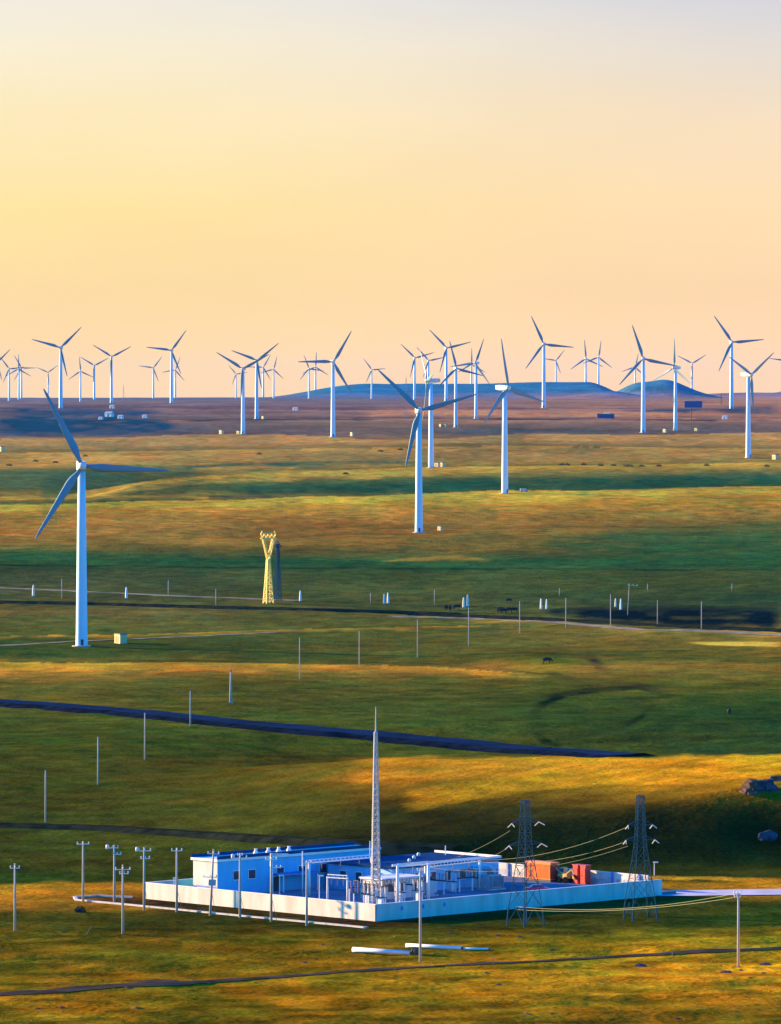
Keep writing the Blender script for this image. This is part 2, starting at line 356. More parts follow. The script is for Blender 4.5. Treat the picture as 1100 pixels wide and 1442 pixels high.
# steppe colours (straw, green turf) with sunlit and shaded ground painted in
VK = np.array([1.52, 1.34, 1.5])
BANDS = [  # row, colour left, colour centre, colour right (evening light and shade painted in)
    (530, (40, 90, 112), (30, 100, 122), (44, 102, 124)),  # haze blue and mauve painted into the far rows
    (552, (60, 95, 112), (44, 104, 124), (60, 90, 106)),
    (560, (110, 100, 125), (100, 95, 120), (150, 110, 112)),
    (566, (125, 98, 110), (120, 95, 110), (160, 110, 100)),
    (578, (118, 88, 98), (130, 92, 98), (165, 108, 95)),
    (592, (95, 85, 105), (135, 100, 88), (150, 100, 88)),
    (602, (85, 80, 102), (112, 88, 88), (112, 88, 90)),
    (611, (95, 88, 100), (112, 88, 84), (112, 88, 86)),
    (615, (178, 130, 76), (160, 116, 68), (158, 114, 66)),
    (632, (165, 122, 66), (150, 108, 58), (158, 114, 60)),
    (647, (192, 136, 66), (146, 108, 58), (172, 124, 60)),
    (656, (160, 118, 60), (176, 128, 58), (188, 138, 62)),
    (663, (92, 92, 56), (160, 120, 54), (130, 112, 60)),
    (674, (88, 90, 56), (104, 100, 50), (60, 86, 58)),
    (687, (100, 96, 52), (58, 84, 56), (58, 86, 56)),
    (692, (150, 116, 54), (66, 88, 52), (186, 132, 50)),
    (698, (184, 132, 54), (200, 144, 54), (186, 130, 48)),
    (708, (176, 130, 46), (188, 136, 48), (176, 126, 44)),
    (722, (160, 112, 48), (175, 118, 48), (140, 105, 44)),
    (745, (160, 108, 50), (150, 100, 46), (72, 84, 44)),
    (762, (150, 108, 52), (125, 95, 46), (62, 80, 46)),
    (772, (62, 82, 48), (120, 90, 44), (46, 76, 48)),
    (790, (52, 78, 50), (50, 82, 54), (44, 74, 50)),
    (805, (66, 70, 52), (62, 76, 46), (62, 72, 44)),
    (830, (76, 76, 54), (66, 74, 46), (64, 74, 44)),
    (846, (82, 78, 52), (72, 76, 46), (40, 64, 52)),
    (858, (110, 90, 56), (84, 84, 48), (50, 66, 50)),
    (880, (92, 88, 46), (86, 84, 44), (96, 86, 50)),
    (900, (62, 74, 38), (78, 78, 40), (130, 104, 52)),
    (925, (58, 70, 34), (78, 76, 36), (96, 86, 38)),
    (933, (150, 112, 42), (84, 80, 36), (96, 84, 38)),
    (940, (214, 140, 48), (180, 118, 54), (92, 82, 38)),
    (949, (150, 110, 50), (130, 98, 46), (88, 80, 38)),
    (960, (92, 84, 40), (84, 80, 36), (92, 84, 34)),
    (985, (92, 84, 36), (72, 74, 34), (48, 68, 32)),
    (1010, (70, 74, 34), (66, 76, 34), (38, 62, 34)),
    (1040, (62, 72, 28), (72, 78, 32), (34, 58, 34)),
    (1064, (70, 74, 28), (86, 84, 32), (34, 56, 34)),
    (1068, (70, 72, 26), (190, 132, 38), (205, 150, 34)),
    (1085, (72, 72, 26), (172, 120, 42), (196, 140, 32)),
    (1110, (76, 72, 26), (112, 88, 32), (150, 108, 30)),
    (1140, (66, 64, 24), (52, 48, 24), (54, 48, 22)),  # shade of the hill bank painted dark from here down
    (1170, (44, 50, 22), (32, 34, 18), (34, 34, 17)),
    (1215, (44, 58, 24), (30, 36, 18), (36, 46, 20)),
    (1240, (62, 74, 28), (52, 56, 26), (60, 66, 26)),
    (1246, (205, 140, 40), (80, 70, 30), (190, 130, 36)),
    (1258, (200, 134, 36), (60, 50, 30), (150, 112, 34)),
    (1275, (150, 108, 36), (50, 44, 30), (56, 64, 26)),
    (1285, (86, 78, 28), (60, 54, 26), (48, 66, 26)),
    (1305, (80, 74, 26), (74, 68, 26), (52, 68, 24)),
    (1325, (124, 98, 28), (128, 102, 26), (150, 118, 26)),
    (1345, (92, 80, 24), (150, 116, 28), (160, 124, 26)),
    (1370, (120, 96, 26), (172, 120, 28), (205, 138, 34)),
    (1395, (140, 104, 26), (160, 112, 26), (180, 122, 30)),
    (1420, (150, 108, 26), (120, 92, 22), (140, 100, 26)),
    (1442, (120, 92, 24), (110, 86, 22), (124, 92, 24)),
]
# patches: (list of (px,row), half thickness in rows at each, colour, strength)
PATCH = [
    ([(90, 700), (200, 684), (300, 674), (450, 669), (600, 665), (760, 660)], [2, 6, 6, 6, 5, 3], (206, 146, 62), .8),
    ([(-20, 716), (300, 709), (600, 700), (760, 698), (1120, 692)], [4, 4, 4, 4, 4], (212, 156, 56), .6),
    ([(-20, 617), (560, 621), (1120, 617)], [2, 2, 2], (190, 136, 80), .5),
    ([(-20, 598), (80, 597), (180, 594), (262, 604)], [15, 16, 15, 3], (24, 62, 98), .95),  # this strip and the next paint the shadow on the far-left slope
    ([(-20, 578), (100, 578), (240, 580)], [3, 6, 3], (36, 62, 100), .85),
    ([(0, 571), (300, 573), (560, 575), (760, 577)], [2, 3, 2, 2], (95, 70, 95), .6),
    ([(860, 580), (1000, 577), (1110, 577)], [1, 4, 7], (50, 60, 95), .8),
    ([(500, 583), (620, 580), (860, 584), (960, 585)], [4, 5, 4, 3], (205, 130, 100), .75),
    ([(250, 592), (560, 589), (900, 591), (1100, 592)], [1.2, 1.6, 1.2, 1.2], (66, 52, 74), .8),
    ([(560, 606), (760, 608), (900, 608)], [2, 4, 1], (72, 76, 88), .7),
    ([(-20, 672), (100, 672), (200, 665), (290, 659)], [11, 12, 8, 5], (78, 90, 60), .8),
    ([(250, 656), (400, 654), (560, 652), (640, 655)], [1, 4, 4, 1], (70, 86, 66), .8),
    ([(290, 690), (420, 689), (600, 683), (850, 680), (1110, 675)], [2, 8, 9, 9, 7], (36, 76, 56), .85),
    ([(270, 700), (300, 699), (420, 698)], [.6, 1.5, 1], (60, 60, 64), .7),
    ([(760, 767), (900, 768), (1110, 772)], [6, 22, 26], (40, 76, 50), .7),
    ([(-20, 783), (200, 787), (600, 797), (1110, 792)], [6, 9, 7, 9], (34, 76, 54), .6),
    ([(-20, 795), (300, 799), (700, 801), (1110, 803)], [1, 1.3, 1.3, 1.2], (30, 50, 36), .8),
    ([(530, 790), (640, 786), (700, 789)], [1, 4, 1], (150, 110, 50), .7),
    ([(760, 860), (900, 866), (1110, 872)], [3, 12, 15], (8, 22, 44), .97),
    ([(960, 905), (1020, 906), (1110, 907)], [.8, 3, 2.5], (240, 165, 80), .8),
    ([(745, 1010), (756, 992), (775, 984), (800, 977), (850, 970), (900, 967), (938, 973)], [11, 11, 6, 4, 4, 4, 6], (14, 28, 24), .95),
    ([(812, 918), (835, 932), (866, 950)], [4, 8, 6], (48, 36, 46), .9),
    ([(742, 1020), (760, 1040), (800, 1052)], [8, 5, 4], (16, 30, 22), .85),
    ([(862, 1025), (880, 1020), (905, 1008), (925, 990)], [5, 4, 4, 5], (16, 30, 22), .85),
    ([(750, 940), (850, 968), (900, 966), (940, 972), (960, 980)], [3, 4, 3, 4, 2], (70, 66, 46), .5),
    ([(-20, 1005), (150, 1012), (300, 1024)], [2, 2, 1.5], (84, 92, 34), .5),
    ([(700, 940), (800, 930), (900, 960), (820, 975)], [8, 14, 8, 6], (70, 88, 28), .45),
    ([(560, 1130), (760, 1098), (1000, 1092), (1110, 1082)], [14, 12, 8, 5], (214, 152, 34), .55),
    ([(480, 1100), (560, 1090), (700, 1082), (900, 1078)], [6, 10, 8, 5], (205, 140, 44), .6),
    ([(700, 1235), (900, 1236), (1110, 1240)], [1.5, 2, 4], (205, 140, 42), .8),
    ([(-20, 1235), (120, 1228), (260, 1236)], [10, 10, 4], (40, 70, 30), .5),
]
def vegetation_shade(px, row, D):
    n1 = fbm(px / 90 + 3, row / 16, 51, 4); n2 = fbm(px / 40, row / 6, 77, 4)
    r = row + n1 * 5 * sstep(600, 900, row) + n2 * 2 * sstep(560, 700, row) + (px - 550) * .004
    rows = np.array([b[0] for b in BANDS], float)
    cols = [np.array([[lin(c)[k] for c in b[1:]] for b in BANDS]) for k in range(3)]
    tx = np.clip(px / 1100, 0, 1) * 2 + n1 * .3
    out = np.zeros((len(px), 3))
    for k in range(3):
        a = np.interp(r, rows, cols[k][:, 0]); b = np.interp(r, rows, cols[k][:, 1]); c = np.interp(r, rows, cols[k][:, 2])
        wa = np.clip(1 - tx, 0, 1); wc = np.clip(tx - 1, 0, 1); wb = 1 - wa - wc
        out[:, k] = a * wa + b * wb + c * wc
    for k_, (pts, am_, wid_) in enumerate(CREST):      # straw with sunlit gold painted on each near lip, turf with painted shade behind
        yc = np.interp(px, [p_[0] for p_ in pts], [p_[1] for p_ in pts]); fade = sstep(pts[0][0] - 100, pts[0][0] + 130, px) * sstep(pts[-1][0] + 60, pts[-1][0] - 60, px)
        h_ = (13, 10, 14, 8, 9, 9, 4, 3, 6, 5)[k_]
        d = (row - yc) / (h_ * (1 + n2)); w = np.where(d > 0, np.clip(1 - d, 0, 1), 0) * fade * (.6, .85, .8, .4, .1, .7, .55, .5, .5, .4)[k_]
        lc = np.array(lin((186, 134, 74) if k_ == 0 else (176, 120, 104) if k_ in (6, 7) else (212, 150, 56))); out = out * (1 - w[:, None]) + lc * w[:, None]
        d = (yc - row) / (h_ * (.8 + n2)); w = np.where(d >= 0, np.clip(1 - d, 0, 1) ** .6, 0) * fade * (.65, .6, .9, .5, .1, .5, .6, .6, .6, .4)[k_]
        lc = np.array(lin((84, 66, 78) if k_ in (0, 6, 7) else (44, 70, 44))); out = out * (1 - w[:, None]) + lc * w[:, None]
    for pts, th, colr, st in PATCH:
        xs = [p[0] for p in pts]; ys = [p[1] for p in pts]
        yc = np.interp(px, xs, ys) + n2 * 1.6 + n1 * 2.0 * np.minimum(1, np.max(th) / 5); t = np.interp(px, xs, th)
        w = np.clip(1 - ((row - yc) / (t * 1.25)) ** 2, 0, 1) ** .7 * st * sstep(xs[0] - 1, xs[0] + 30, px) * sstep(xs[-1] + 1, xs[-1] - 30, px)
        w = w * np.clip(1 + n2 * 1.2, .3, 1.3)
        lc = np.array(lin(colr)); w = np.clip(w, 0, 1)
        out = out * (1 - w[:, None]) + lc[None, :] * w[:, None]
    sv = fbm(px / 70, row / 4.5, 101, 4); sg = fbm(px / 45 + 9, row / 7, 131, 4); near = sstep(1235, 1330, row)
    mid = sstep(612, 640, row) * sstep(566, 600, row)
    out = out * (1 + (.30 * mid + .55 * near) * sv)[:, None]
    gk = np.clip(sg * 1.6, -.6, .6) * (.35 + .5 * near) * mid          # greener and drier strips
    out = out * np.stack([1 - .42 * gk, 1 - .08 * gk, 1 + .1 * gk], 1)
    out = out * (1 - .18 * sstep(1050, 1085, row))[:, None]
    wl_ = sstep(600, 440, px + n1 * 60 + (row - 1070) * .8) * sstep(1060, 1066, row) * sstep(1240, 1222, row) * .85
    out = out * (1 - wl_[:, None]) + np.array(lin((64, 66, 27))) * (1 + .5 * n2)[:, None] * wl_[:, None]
    # earthworks round the substation
    x = (px - CX) * D / F; dx = x - CO.x; dy = D - CO.y
    u = dx * CU.x + dy * CU.y; v = dx * CV.x + dy * CV.y
    m = sstep(-9, -6, u) * sstep(LU + 12, LU + 8, u) * sstep(-11, -9.5, v) * sstep(LV + 10, LV + 4, v)
    m = m * np.clip(.85 + n2, 0, 1)
    out = out * (1 - m[:, None]) + np.array(lin((62, 46, 34)))[None, :] * m[:, None]
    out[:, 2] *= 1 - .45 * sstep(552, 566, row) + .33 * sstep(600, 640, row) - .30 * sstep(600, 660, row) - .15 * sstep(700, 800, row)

    return np.clip(out * VK[None, :], 0.003, .75)
build_ground()

# ------------------------------------------------------------------ ribbons: roads, tracks, banks
def ribbon(name, pts, mats, width, h=0.0, skirt=0.0, off=.12, step=6, kind='structure', world=None, ext=0):
    P = world or []
    if not P:
        xs = [p[0] for p in pts]; ys = [p[1] for p in pts]
        tot = 0; seg = [0]
        for a, b in zip(pts, pts[1:]): tot += math.hypot(b[0] - a[0], (b[1] - a[1])); seg.append(tot)
        k = max(2, int(tot / step))
        for i in range(k + 1):
            t = tot * i / k; P.append(ray(np.interp(t, seg, xs), np.interp(t, seg, ys)))
        for _ in range(3):
            P = [P[0]] + [(P[i - 1] + P[i] * 2 + P[i + 1]) / 4 for i in range(1, len(P) - 1)] + [P[-1]]
    if ext: P += [P[-1] + (P[-1] - P[-4]).normalized() * ext * (i_ + 1) / 6 for i_ in range(6)]
    vs_, fs, mi = [], [], []
    prof = [(-width / 2 - skirt, 0), (-width / 2, h), (0, h + .02), (width / 2, h), (width / 2 + skirt, 0)] if skirt else [(-width / 2, h), (0, h), (width / 2, h)]
    for i, p in enumerate(P):
        a = P[max(0, i - 1)]; b = P[min(len(P) - 1, i + 1)]; d = Vector((b.x - a.x, b.y - a.y, 0)).normalized(); nrm = Vector((-d.y, d.x, 0))
        for o_, hh in prof:
            q = p + nrm * o_; base = max(gz(q.x, q.y), gz(p.x, p.y) if (skirt and abs(o_) <= width / 2) else -99)
            vs_.append((q.x, q.y, base + hh + (off if not (skirt and abs(o_) > width / 2) else -.25)))
    m_ = len(prof)
    for i in range(len(P) - 1):
        for j in range(m_ - 1):
            fs.append((i * m_ + j, i * m_ + j + 1, (i + 1) * m_ + j + 1, (i + 1) * m_ + j)); mi.append(1 if (skirt and j in (0, m_ - 2) and len(mats) > 1) else 0)
    b_ = MB(); b_.add(vs_, fs); o = b_.build(name, mats); o.data.polygons.foreach_set('material_index', mi)
    return tag(o, kind=kind)
ribbon('road', [(-40, 988), (80, 996), (200, 1006), (330, 1020), (450, 1031), (600, 1044), (720, 1056), (830, 1063)], [M['asphalt'], M['bank']], 11, .7, 5, ext=15)
ribbon('embankment', [(-40, 848), (120, 851), (300, 856), (500, 861), (640, 866)], [M['earthbank']], 5, .7, 5)
ribbon('embankment', [(560, 864), (760, 872), (900, 880), (1000, 884), (1140, 890)], [M['earthbank']], 4, .5, 7)
ribbon('embankment', [(-40, 1163), (150, 1168), (330, 1180), (520, 1192), (640, 1200)], [M['earthbank']], 3, .6, 3)
ribbon('dirt_track', [(-40, 826), (110, 833), (260, 840), (420, 846)], [M['dirt']], 7)
ribbon('dirt_track', [(-40, 912), (110, 903), (260, 897), (420, 889)], [M['dirt']], 4)
ribbon('dirt_track', [(540, 868), (700, 872), (800, 878), (900, 887), (1000, 889), (1140, 897)], [M['dirt']], 7)
ribbon('dirt_track', [(-40, 1404), (60, 1398), (160, 1389), (240, 1381)], [M['darkdirt']], 5)
ribbon('dirt_track', [(120, 1392), (240, 1386), (400, 1376), (560, 1364), (800, 1352), (1000, 1340), (1140, 1335)], [M['darkdirt']], 3.0)

# ------------------------------------------------------------------ wind turbines
HUBH, RB = 67.0, 32.2
def blade_mesh():
    b = MB(); st = [(1.0, 1.4, 1.4, 0), (3, 1.6, 1.4, 4), (6, 2.9, .9, 14), (8, 3.2, .7, 13), (12, 2.8, .55, 10), (18, 2.1, .42, 6), (25, 1.45, .3, 3), (30, .95, .18, 1), (31.8, .5, .1, 0), (RB, .15, .05, 0)]
    n = 10; o = []
    for z, ch, th, tw in st:
        for i in range(n):
            t = 2 * math.pi * i / n; x = math.cos(t) * ch / 2 + (ch * .12 if ch < 3.5 and z > 4 else 0); y = math.sin(t) * th / 2 * (1 + .4 * math.cos(t))
            a = R(tw + 4); o.append((x * math.cos(a) - y * math.sin(a), x * math.sin(a) + y * math.cos(a) - .0012 * z * z, z))
    fs = [(j * n + i, j * n + (i + 1) % n, (j + 1) * n + (i + 1) % n, (j + 1) * n + i) for j in range(len(st) - 1) for i in range(n)]
    b.add(o, fs, True); b.f.append(tuple(range(n))[::-1]); b.sm.append(False); b.f.append(tuple((len(st) - 1) * n + i for i in range(n))); b.sm.append(False)
    return b
def make_turbine():
    r = empty('wind_turbine', (0, 0, 0), cat='wind turbine', group='wind turbines across the steppe')
    tw = MB().lathe([(2.3, -1.5), (2.3, 0), (2.15, 6), (1.95, 22), (1.93, 22.1), (1.7, 44), (1.68, 44.1), (1.4, HUBH - 1.9)], n=28).build('tower', M['tower'], r)
    MB().box((-2.1 * 0, -2.28, 1.5), (1.0, .16, 2.2)).build('door', M['dark'], tw)
    MB().lathe([(3.6, -1.0), (3.6, .25)], n=24, smooth=False).build('foundation', M['concrete'], r)
    nb = MB().add([(-1.5, -2.2, -1.5), (1.5, -2.2, -1.5), (1.7, 3, -1.7), (-1.7, 3, -1.7), (1.4, 7.2, -1.1), (-1.4, 7.2, -1.1),
                   (-1.5, -2.2, 1.5), (1.5, -2.2, 1.5), (1.7, 3, 1.8), (-1.7, 3, 1.8), (1.4, 7.2, 1.6), (-1.4, 7.2, 1.6)],
                  [(0, 3, 2, 1), (3, 5, 4, 2), (6, 7, 8, 9), (9, 8, 10, 11), (0, 1, 7, 6), (1, 2, 8, 7), (2, 4, 10, 8), (4, 5, 11, 10), (5, 3, 9, 11), (3, 0, 6, 9)])
    nac = nb.build('nacelle', M['nacelle'], r, bevel=.35); nac.location = (0, 0, HUBH)
    MB().bar((0, 6.0, 1.6), (0, 6.0, 3.0), .06).bar((-.5, 6.0, 3.0), (.5, 6.0, 3.0), .05).build('wind_vane', M['dark'], nac)
    hb = MB().lathe([(.15, -5.0), (.8, -4.75), (1.35, -4.2), (1.65, -3.4), (1.65, -2.25)], n=18, axis='y').build('hub', M['nacelle'], r); hb.location = (0, 0, HUBH)
    bm = blade_mesh(); first = bm.build('blade', M['blade'], r)
    for i in range(2):
        c = first.copy(); COL.objects.link(c); c.parent = r
    for c in bpy.data.objects:
        if c.parent == r and c.name.startswith('blade'): c.location = (0, -3.3, HUBH)
    return reg(r)
TP = make_turbine()
# hub x, hub row, base row, distance (0 = where the sight line meets ground), first blade angle, yaw, label
TURB = [
 (110, 656, 910, 0, 117, 8, 'largest and nearest wind turbine, alone at left beside an ochre kiosk'),
 (588, 578, 750, 0, 136, 6, 'tall white wind turbine in front at centre, its blades crossing another tower just behind'),
 (711, 546, 695, 0, 104, 44, 'wind turbine right of centre, one blade upright and the hub bright'),
 (607, 536, 659, 0, 131, -78, 'wind turbine seen side-on just behind the front centre one, nacelle like a grey bar'),
 (1054, 527.5, 645, 0, 34, 46, 'large white wind turbine near the right edge with its nacelle poking out left'),
 (906, 505, 609.4, 0, 108, -6, 'tall wind turbine in front of the steep blue hill, top blade leaning left'),
 (469, 509.6, 615.4, 0, 60, 8, 'tall wind turbine left of centre with one blade level left and one up right'),
 (342.3, 519.4, 611.3, 0, 148, -12, 'front one of the crossed pair of wind turbines, two blades spread in a V'),
 (361.5, 507.7, 590, 0, 159, 10, 'rear one of the crossed pair of wind turbines, its blades above the front one'),
 (951.4, 518, 606, 0, 86, -44, 'wind turbine between the steep blue hill and the billboard, nacelle turned left'),
 (642, 518.6, 601.8, 0, 105, 12, 'wind turbine with upright blade between the side-on one and the slim level-bladed one'),
 (670.5, 511.3, 589.5, 0, 68, -24, 'slim wind turbine with a level blade reaching left, just left of the upright-bladed front one'),
 (628.5, 490, 563, 8800, 134, 8, 'highest rotor of the tight centre cluster of wind turbines, blade level to the right'),
 (584, 504, 562.5, 9600, 136, 6, 'wind turbine on the skyline directly behind the front centre rotor'),
 (766, 484.5, 573.7, 7400, 114, -6, 'skyline wind turbine with the tallest blade tip of all, right of centre'),
 (1030.4, 481.8, 570, 7600, 125, 5, 'skyline wind turbine at the far right with a blade level to the right'),
 (85.6, 489.5, 570, 7900, 164, -5, 'tallest wind turbine on the left skyline, blades in a wide V with one down'),
 (157, 502.3, 565.5, 8700, 148, 6, 'skyline wind turbine at left with two short blades spread evenly in a V'),
 (241.6, 493.3, 565.5, 8700, 173, -5, 'skyline turbine left of the crossed pair, blades level left and steep up right'),
 (113.4, 522.7, 565.5, 9000, 95, 4, 'small skyline turbine with upright blade just right of the tallest left one'),
 (132.8, 514.8, 562, 10500, 148, -3, 'small skyline turbine with V blades, between an upright-bladed one and a larger V'),
 (67.5, 524.4, 561.7, 13000, 156, 3, 'tiny wind turbine with short V blades left of the tallest left skyline one'),
 (216, 518, 562.3, 11500, 172, -3, 'small wind turbine with flat V blades on the skyline left of the crossed pair'),
 (247, 521, 562, 12500, 70, 4, 'faint small wind turbine almost hidden behind a larger skyline tower'),
 (12.8, 519.4, 565, 9300, 127, 3, 'small wind turbine second from the left edge of the skyline'),
 (26.5, 519.4, 563, 10800, 90, -6, 'front one of the close turbine pair near the left edge, one blade upright'),
 (30.2, 518, 562, 13500, 120, 3, 'pale rear one of the close turbine pair near the left edge'),
 (-4, 510, 566, 9000, 45, 4, 'wind turbine at the very left edge, only a blade showing in the picture'),
 (385.5, 520, 559.5, 11500, 76, 0, 'small wind turbine just right of the crossed pair'),
 (370.8, 517, 551, 16800, 60, 5, 'faint far turbine between the crossed pair and the small one to its right'),
 (332.4, 526.8, 562.8, 12500, 130, 2, 'faint far wind turbine partly behind the crossed pair at their left'),
 (435.2, 519, 560.4, 11800, 111, 2, 'small wind turbine before the long blue hill, left of the tall level-bladed one'),
 (444.4, 516.6, 541.8, 17500, 87, 3, 'faint wind turbine rising from behind the long low blue hill'),
 (523.5, 520.8, 560.4, 12000, 126, 3, 'small white wind turbine left of the front centre one, before the long blue hill'),
 (603.4, 507.7, 545, 17000, 12, 5, 'faint far wind turbine above the side-on one, standing beyond the long blue hill'),
 (664, 513, 542, 17500, 90, 4, 'faint far wind turbine with an upright blade behind the slim level-bladed one'),
 (783, 507.7, 546.7, 15600, 51, -4, 'small far wind turbine just right of the one with the tallest blade tip'),
 (843, 503, 543, 15600, 82, 2, 'clearer of two upright-bladed far turbines over the right end of the long blue hill'),
 (825, 505, 538, 17500, 95, 3, 'fainter of two upright-bladed far turbines over the right end of the long blue hill'),
 (894.6, 517, 535, 16000, 78, 3, 'faint far wind turbine beside the tall one over the steep blue hill'),
 (974.5, 511.8, 543, 15500, 152, 2, 'far wind turbine with V blades above the right slope of the steep blue hill'),
 (1106, 508, 545, 14500, 172, 4, 'wind turbine past the right edge, only a faint blade tip showing'),
]
TPOS = []
for i, (hx, hr, br, D, ang, yaw, lab) in enumerate(TURB):
    if D == 0:
        p = ray(hx + (3 if i == 0 else 1 if hx < 600 else 0), br, 1700); D = p.y
        p = Vector(((hx - CX) * D / F, D, p.z))
        if i == 0: p.x += 5 * D / F
        if i == 1: p.x += 2 * D / F
    else:
        x = (hx - CX) * D / F; p = Vector((x, D, gz(x, D)))
    hubz = PH - (hr - ROW0) * D / F; s = (hubz - p.z) / HUBH
    if not .7 < s < 1.45: print('turbine', i, 'scale', round(s, 2), 'D', round(D))
    if i == 0: r = TP; kids = [k for k, _ in KIDS[TP.name]]; r.location = p; r.rotation_euler = (0, 0, R(yaw)); r.scale = (s,) * 3; r['label'] = lab
    else: r, kids = dup(TP, p, R(yaw), lab, s)
    TPOS.append((p, s))
    k = 0
    for c in kids:
        if c.name.startswith('blade'):
            c.rotation_euler = (0, R(90 - (ang + 120 * k)), 0); k += 1
print('turbines', [(i, round(p.y), round(s, 2)) for i, (p, s) in enumerate(TPOS)])

# kiosks beside the turbines
def make_kiosk():
    r = empty('transformer_kiosk', (0, 0, 0), cat='kiosk', group='transformer kiosks at the turbine feet')
    bd = MB().box((0, 0, 1.35), (3.4, 2.4, 2.7)).build('body', M['kioskm'], r, bevel=.04)
    MB().box((0, 0, 2.85), (3.8, 2.8, .25), top=.9).build('roof', M['dark'], r)
    MB().box((-.8, -1.23, 1.15), (1.1, .05, 2.0)).box((.5, -1.23, 1.15), (1.1, .05, 2.0)).build('door', M['kioskdoor'], bd)
    MB().box((0, 0, -.3), (3.7, 2.7, .7)).build('plinth', M['concrete'], r)
    return reg(r)
M['kioskdoor'] = mat('brown_kiosk_door', (.30, .22, .08), .6, .08, 1)
M['kioskm'] = mat('ochre_kiosk_paint', (.55, .45, .22), .6, .08, 1)
KP = make_kiosk(); kfirst = True
for px, row, s, rz, lab in [(170, 906, 1.25, .5, 'ochre boxy transformer kiosk right of the largest turbine tower'),
        (620, 747, .8, .4, 'dark little kiosk at the foot of the front centre turbine'),
        (616, 657.5, 1.1, .3, 'left one of two kiosks beside the side-on turbine tower'),
        (623, 657.5, 1.15, .5, 'right one of two kiosks beside the side-on turbine tower'),
        (496.5, 614, 1.3, .6, 'pale kiosk just right of the tall left-of-centre turbine tower'),
        (312, 611, 1.2, .5, 'pale kiosk left of the crossed turbine pair'),
        (336, 611, 1.0, .3, 'dim kiosk touching the front tower of the crossed pair'),
        (371, 590, 1.1, .5, 'small grey kiosk right of the rear tower of the crossed pair'),
        (937, 609, 1.25, .5, 'kiosk between the steep blue hill turbine and the billboard turbine'),
        (981, 607, 1.1, .3, 'dark kiosk under the billboard'),
        (1092, 647, 1.3, .5, 'pale kiosk at the right edge near the nacelle-left turbine'),
        (2, 636, 1.5, .5, 'white-sided kiosk at the left edge of the tan field'),
        (621, 601, 1.0, .5, 'small kiosk in the far field behind the centre cluster'),
        (627, 601, 1.0, .2, 'darker small kiosk next to another behind the centre cluster')]:
    p = ray(px, row, 1700)
    if kfirst: KP.location = p; KP.rotation_euler = (0, 0, -rz - .5); KP.scale = (s,) * 3; KP['label'] = lab; kfirst = False
    else: dup(KP, p, -rz - .5, lab, s)

# far white huts
def make_hut():
    r = empty('farm_hut', (0, 0, 0), cat='hut', group='far white huts on the blue slope')
    MB().box((0, 0, 1.6), (7, 5, 3.4)).build('wall', M['white'], r)
    MB().add([(-3.9, -3, 3.2), (3.9, -3, 3.2), (3.9, 3, 3.2), (-3.9, 3, 3.2), (-3.9, 0, 5), (3.9, 0, 5)], [(0, 1, 5, 4), (2, 3, 4, 5), (0, 4, 3), (1, 2, 5), (0, 3, 2, 1)]).build('roof', M['tgrey'], r)
    MB().box((0, -2.53, 1.2), (1.2, .08, 2.2)).build('door', M['dark'], r)
    return reg(r)
HP = make_hut(); first = True
for px, row, s, lab in [(154, 587, 1.3, 'brightest white hut on the far blue slope at left'), (142, 591, .7, 'tiny white hut left of and below the brightest hut'),
        (170, 589.5, .9, 'white hut right of the brightest one on the blue slope'), (204, 588.5, .8, 'white hut farthest right on the far blue slope'),
        (158, 575, .9, 'small white hut highest on the far blue slope'), (416, 578, .9, 'pale hut alone on the brown far field'),
        (855, 588, 1.1, 'white hut at the left end of the long dark shed'), (1021, 590, .8, 'pale hut right of the billboard on the orange field')]:
    p = ray(px, row, 3000)
    if first: HP.location = p; HP.rotation_euler = (0, 0, -.5); HP.scale = (s,) * 3; HP['label'] = lab; first = False
    else: dup(HP, p, -.5, lab, s)
p = ray(853, 589, 3000); sc_ = p.y / F
sh = empty('long_shed', p, .0, 'long low dark shed on the far reddish field', 'shed')
MB().box((0, 0, 1.8), (24 * sc_, 7, 4)).build('wall', M['signblue'], sh)
MB().add([(-12.4 * sc_, -4, 3.8), (12.4 * sc_, -4, 3.8), (12.4 * sc_, 4, 3.8), (-12.4 * sc_, 4, 3.8), (-12.4 * sc_, 0, 5.2), (12.4 * sc_, 0, 5.2)], [(0, 1, 5, 4), (2, 3, 4, 5), (0, 4, 3), (1, 2, 5), (0, 3, 2, 1)]).build('roof', M['dark'], sh)
# billboard
p = ray(973.5, 592.5, 3000); k = p.y / F
bb = empty('billboard', p, 0, 'wide dark blue billboard on a single post in the far field', 'billboard')
MB().bar((0, .6, -1), (0, .6, 21 * k), .5, n=10).build('post', M['dark'], bb)
MB().box((3 * k, 0, 23 * k), (25 * k, .8, 9.5 * k)).build('panel', M['signblue'], bb, bevel=.1)
MB().box((3 * k, .1, 27.9 * k), (25.4 * k, 1.2, .5)).box((3 * k, .1, 18.1 * k), (25.4 * k, 1.2, .5)).build('frame', M['tgrey'], bb)
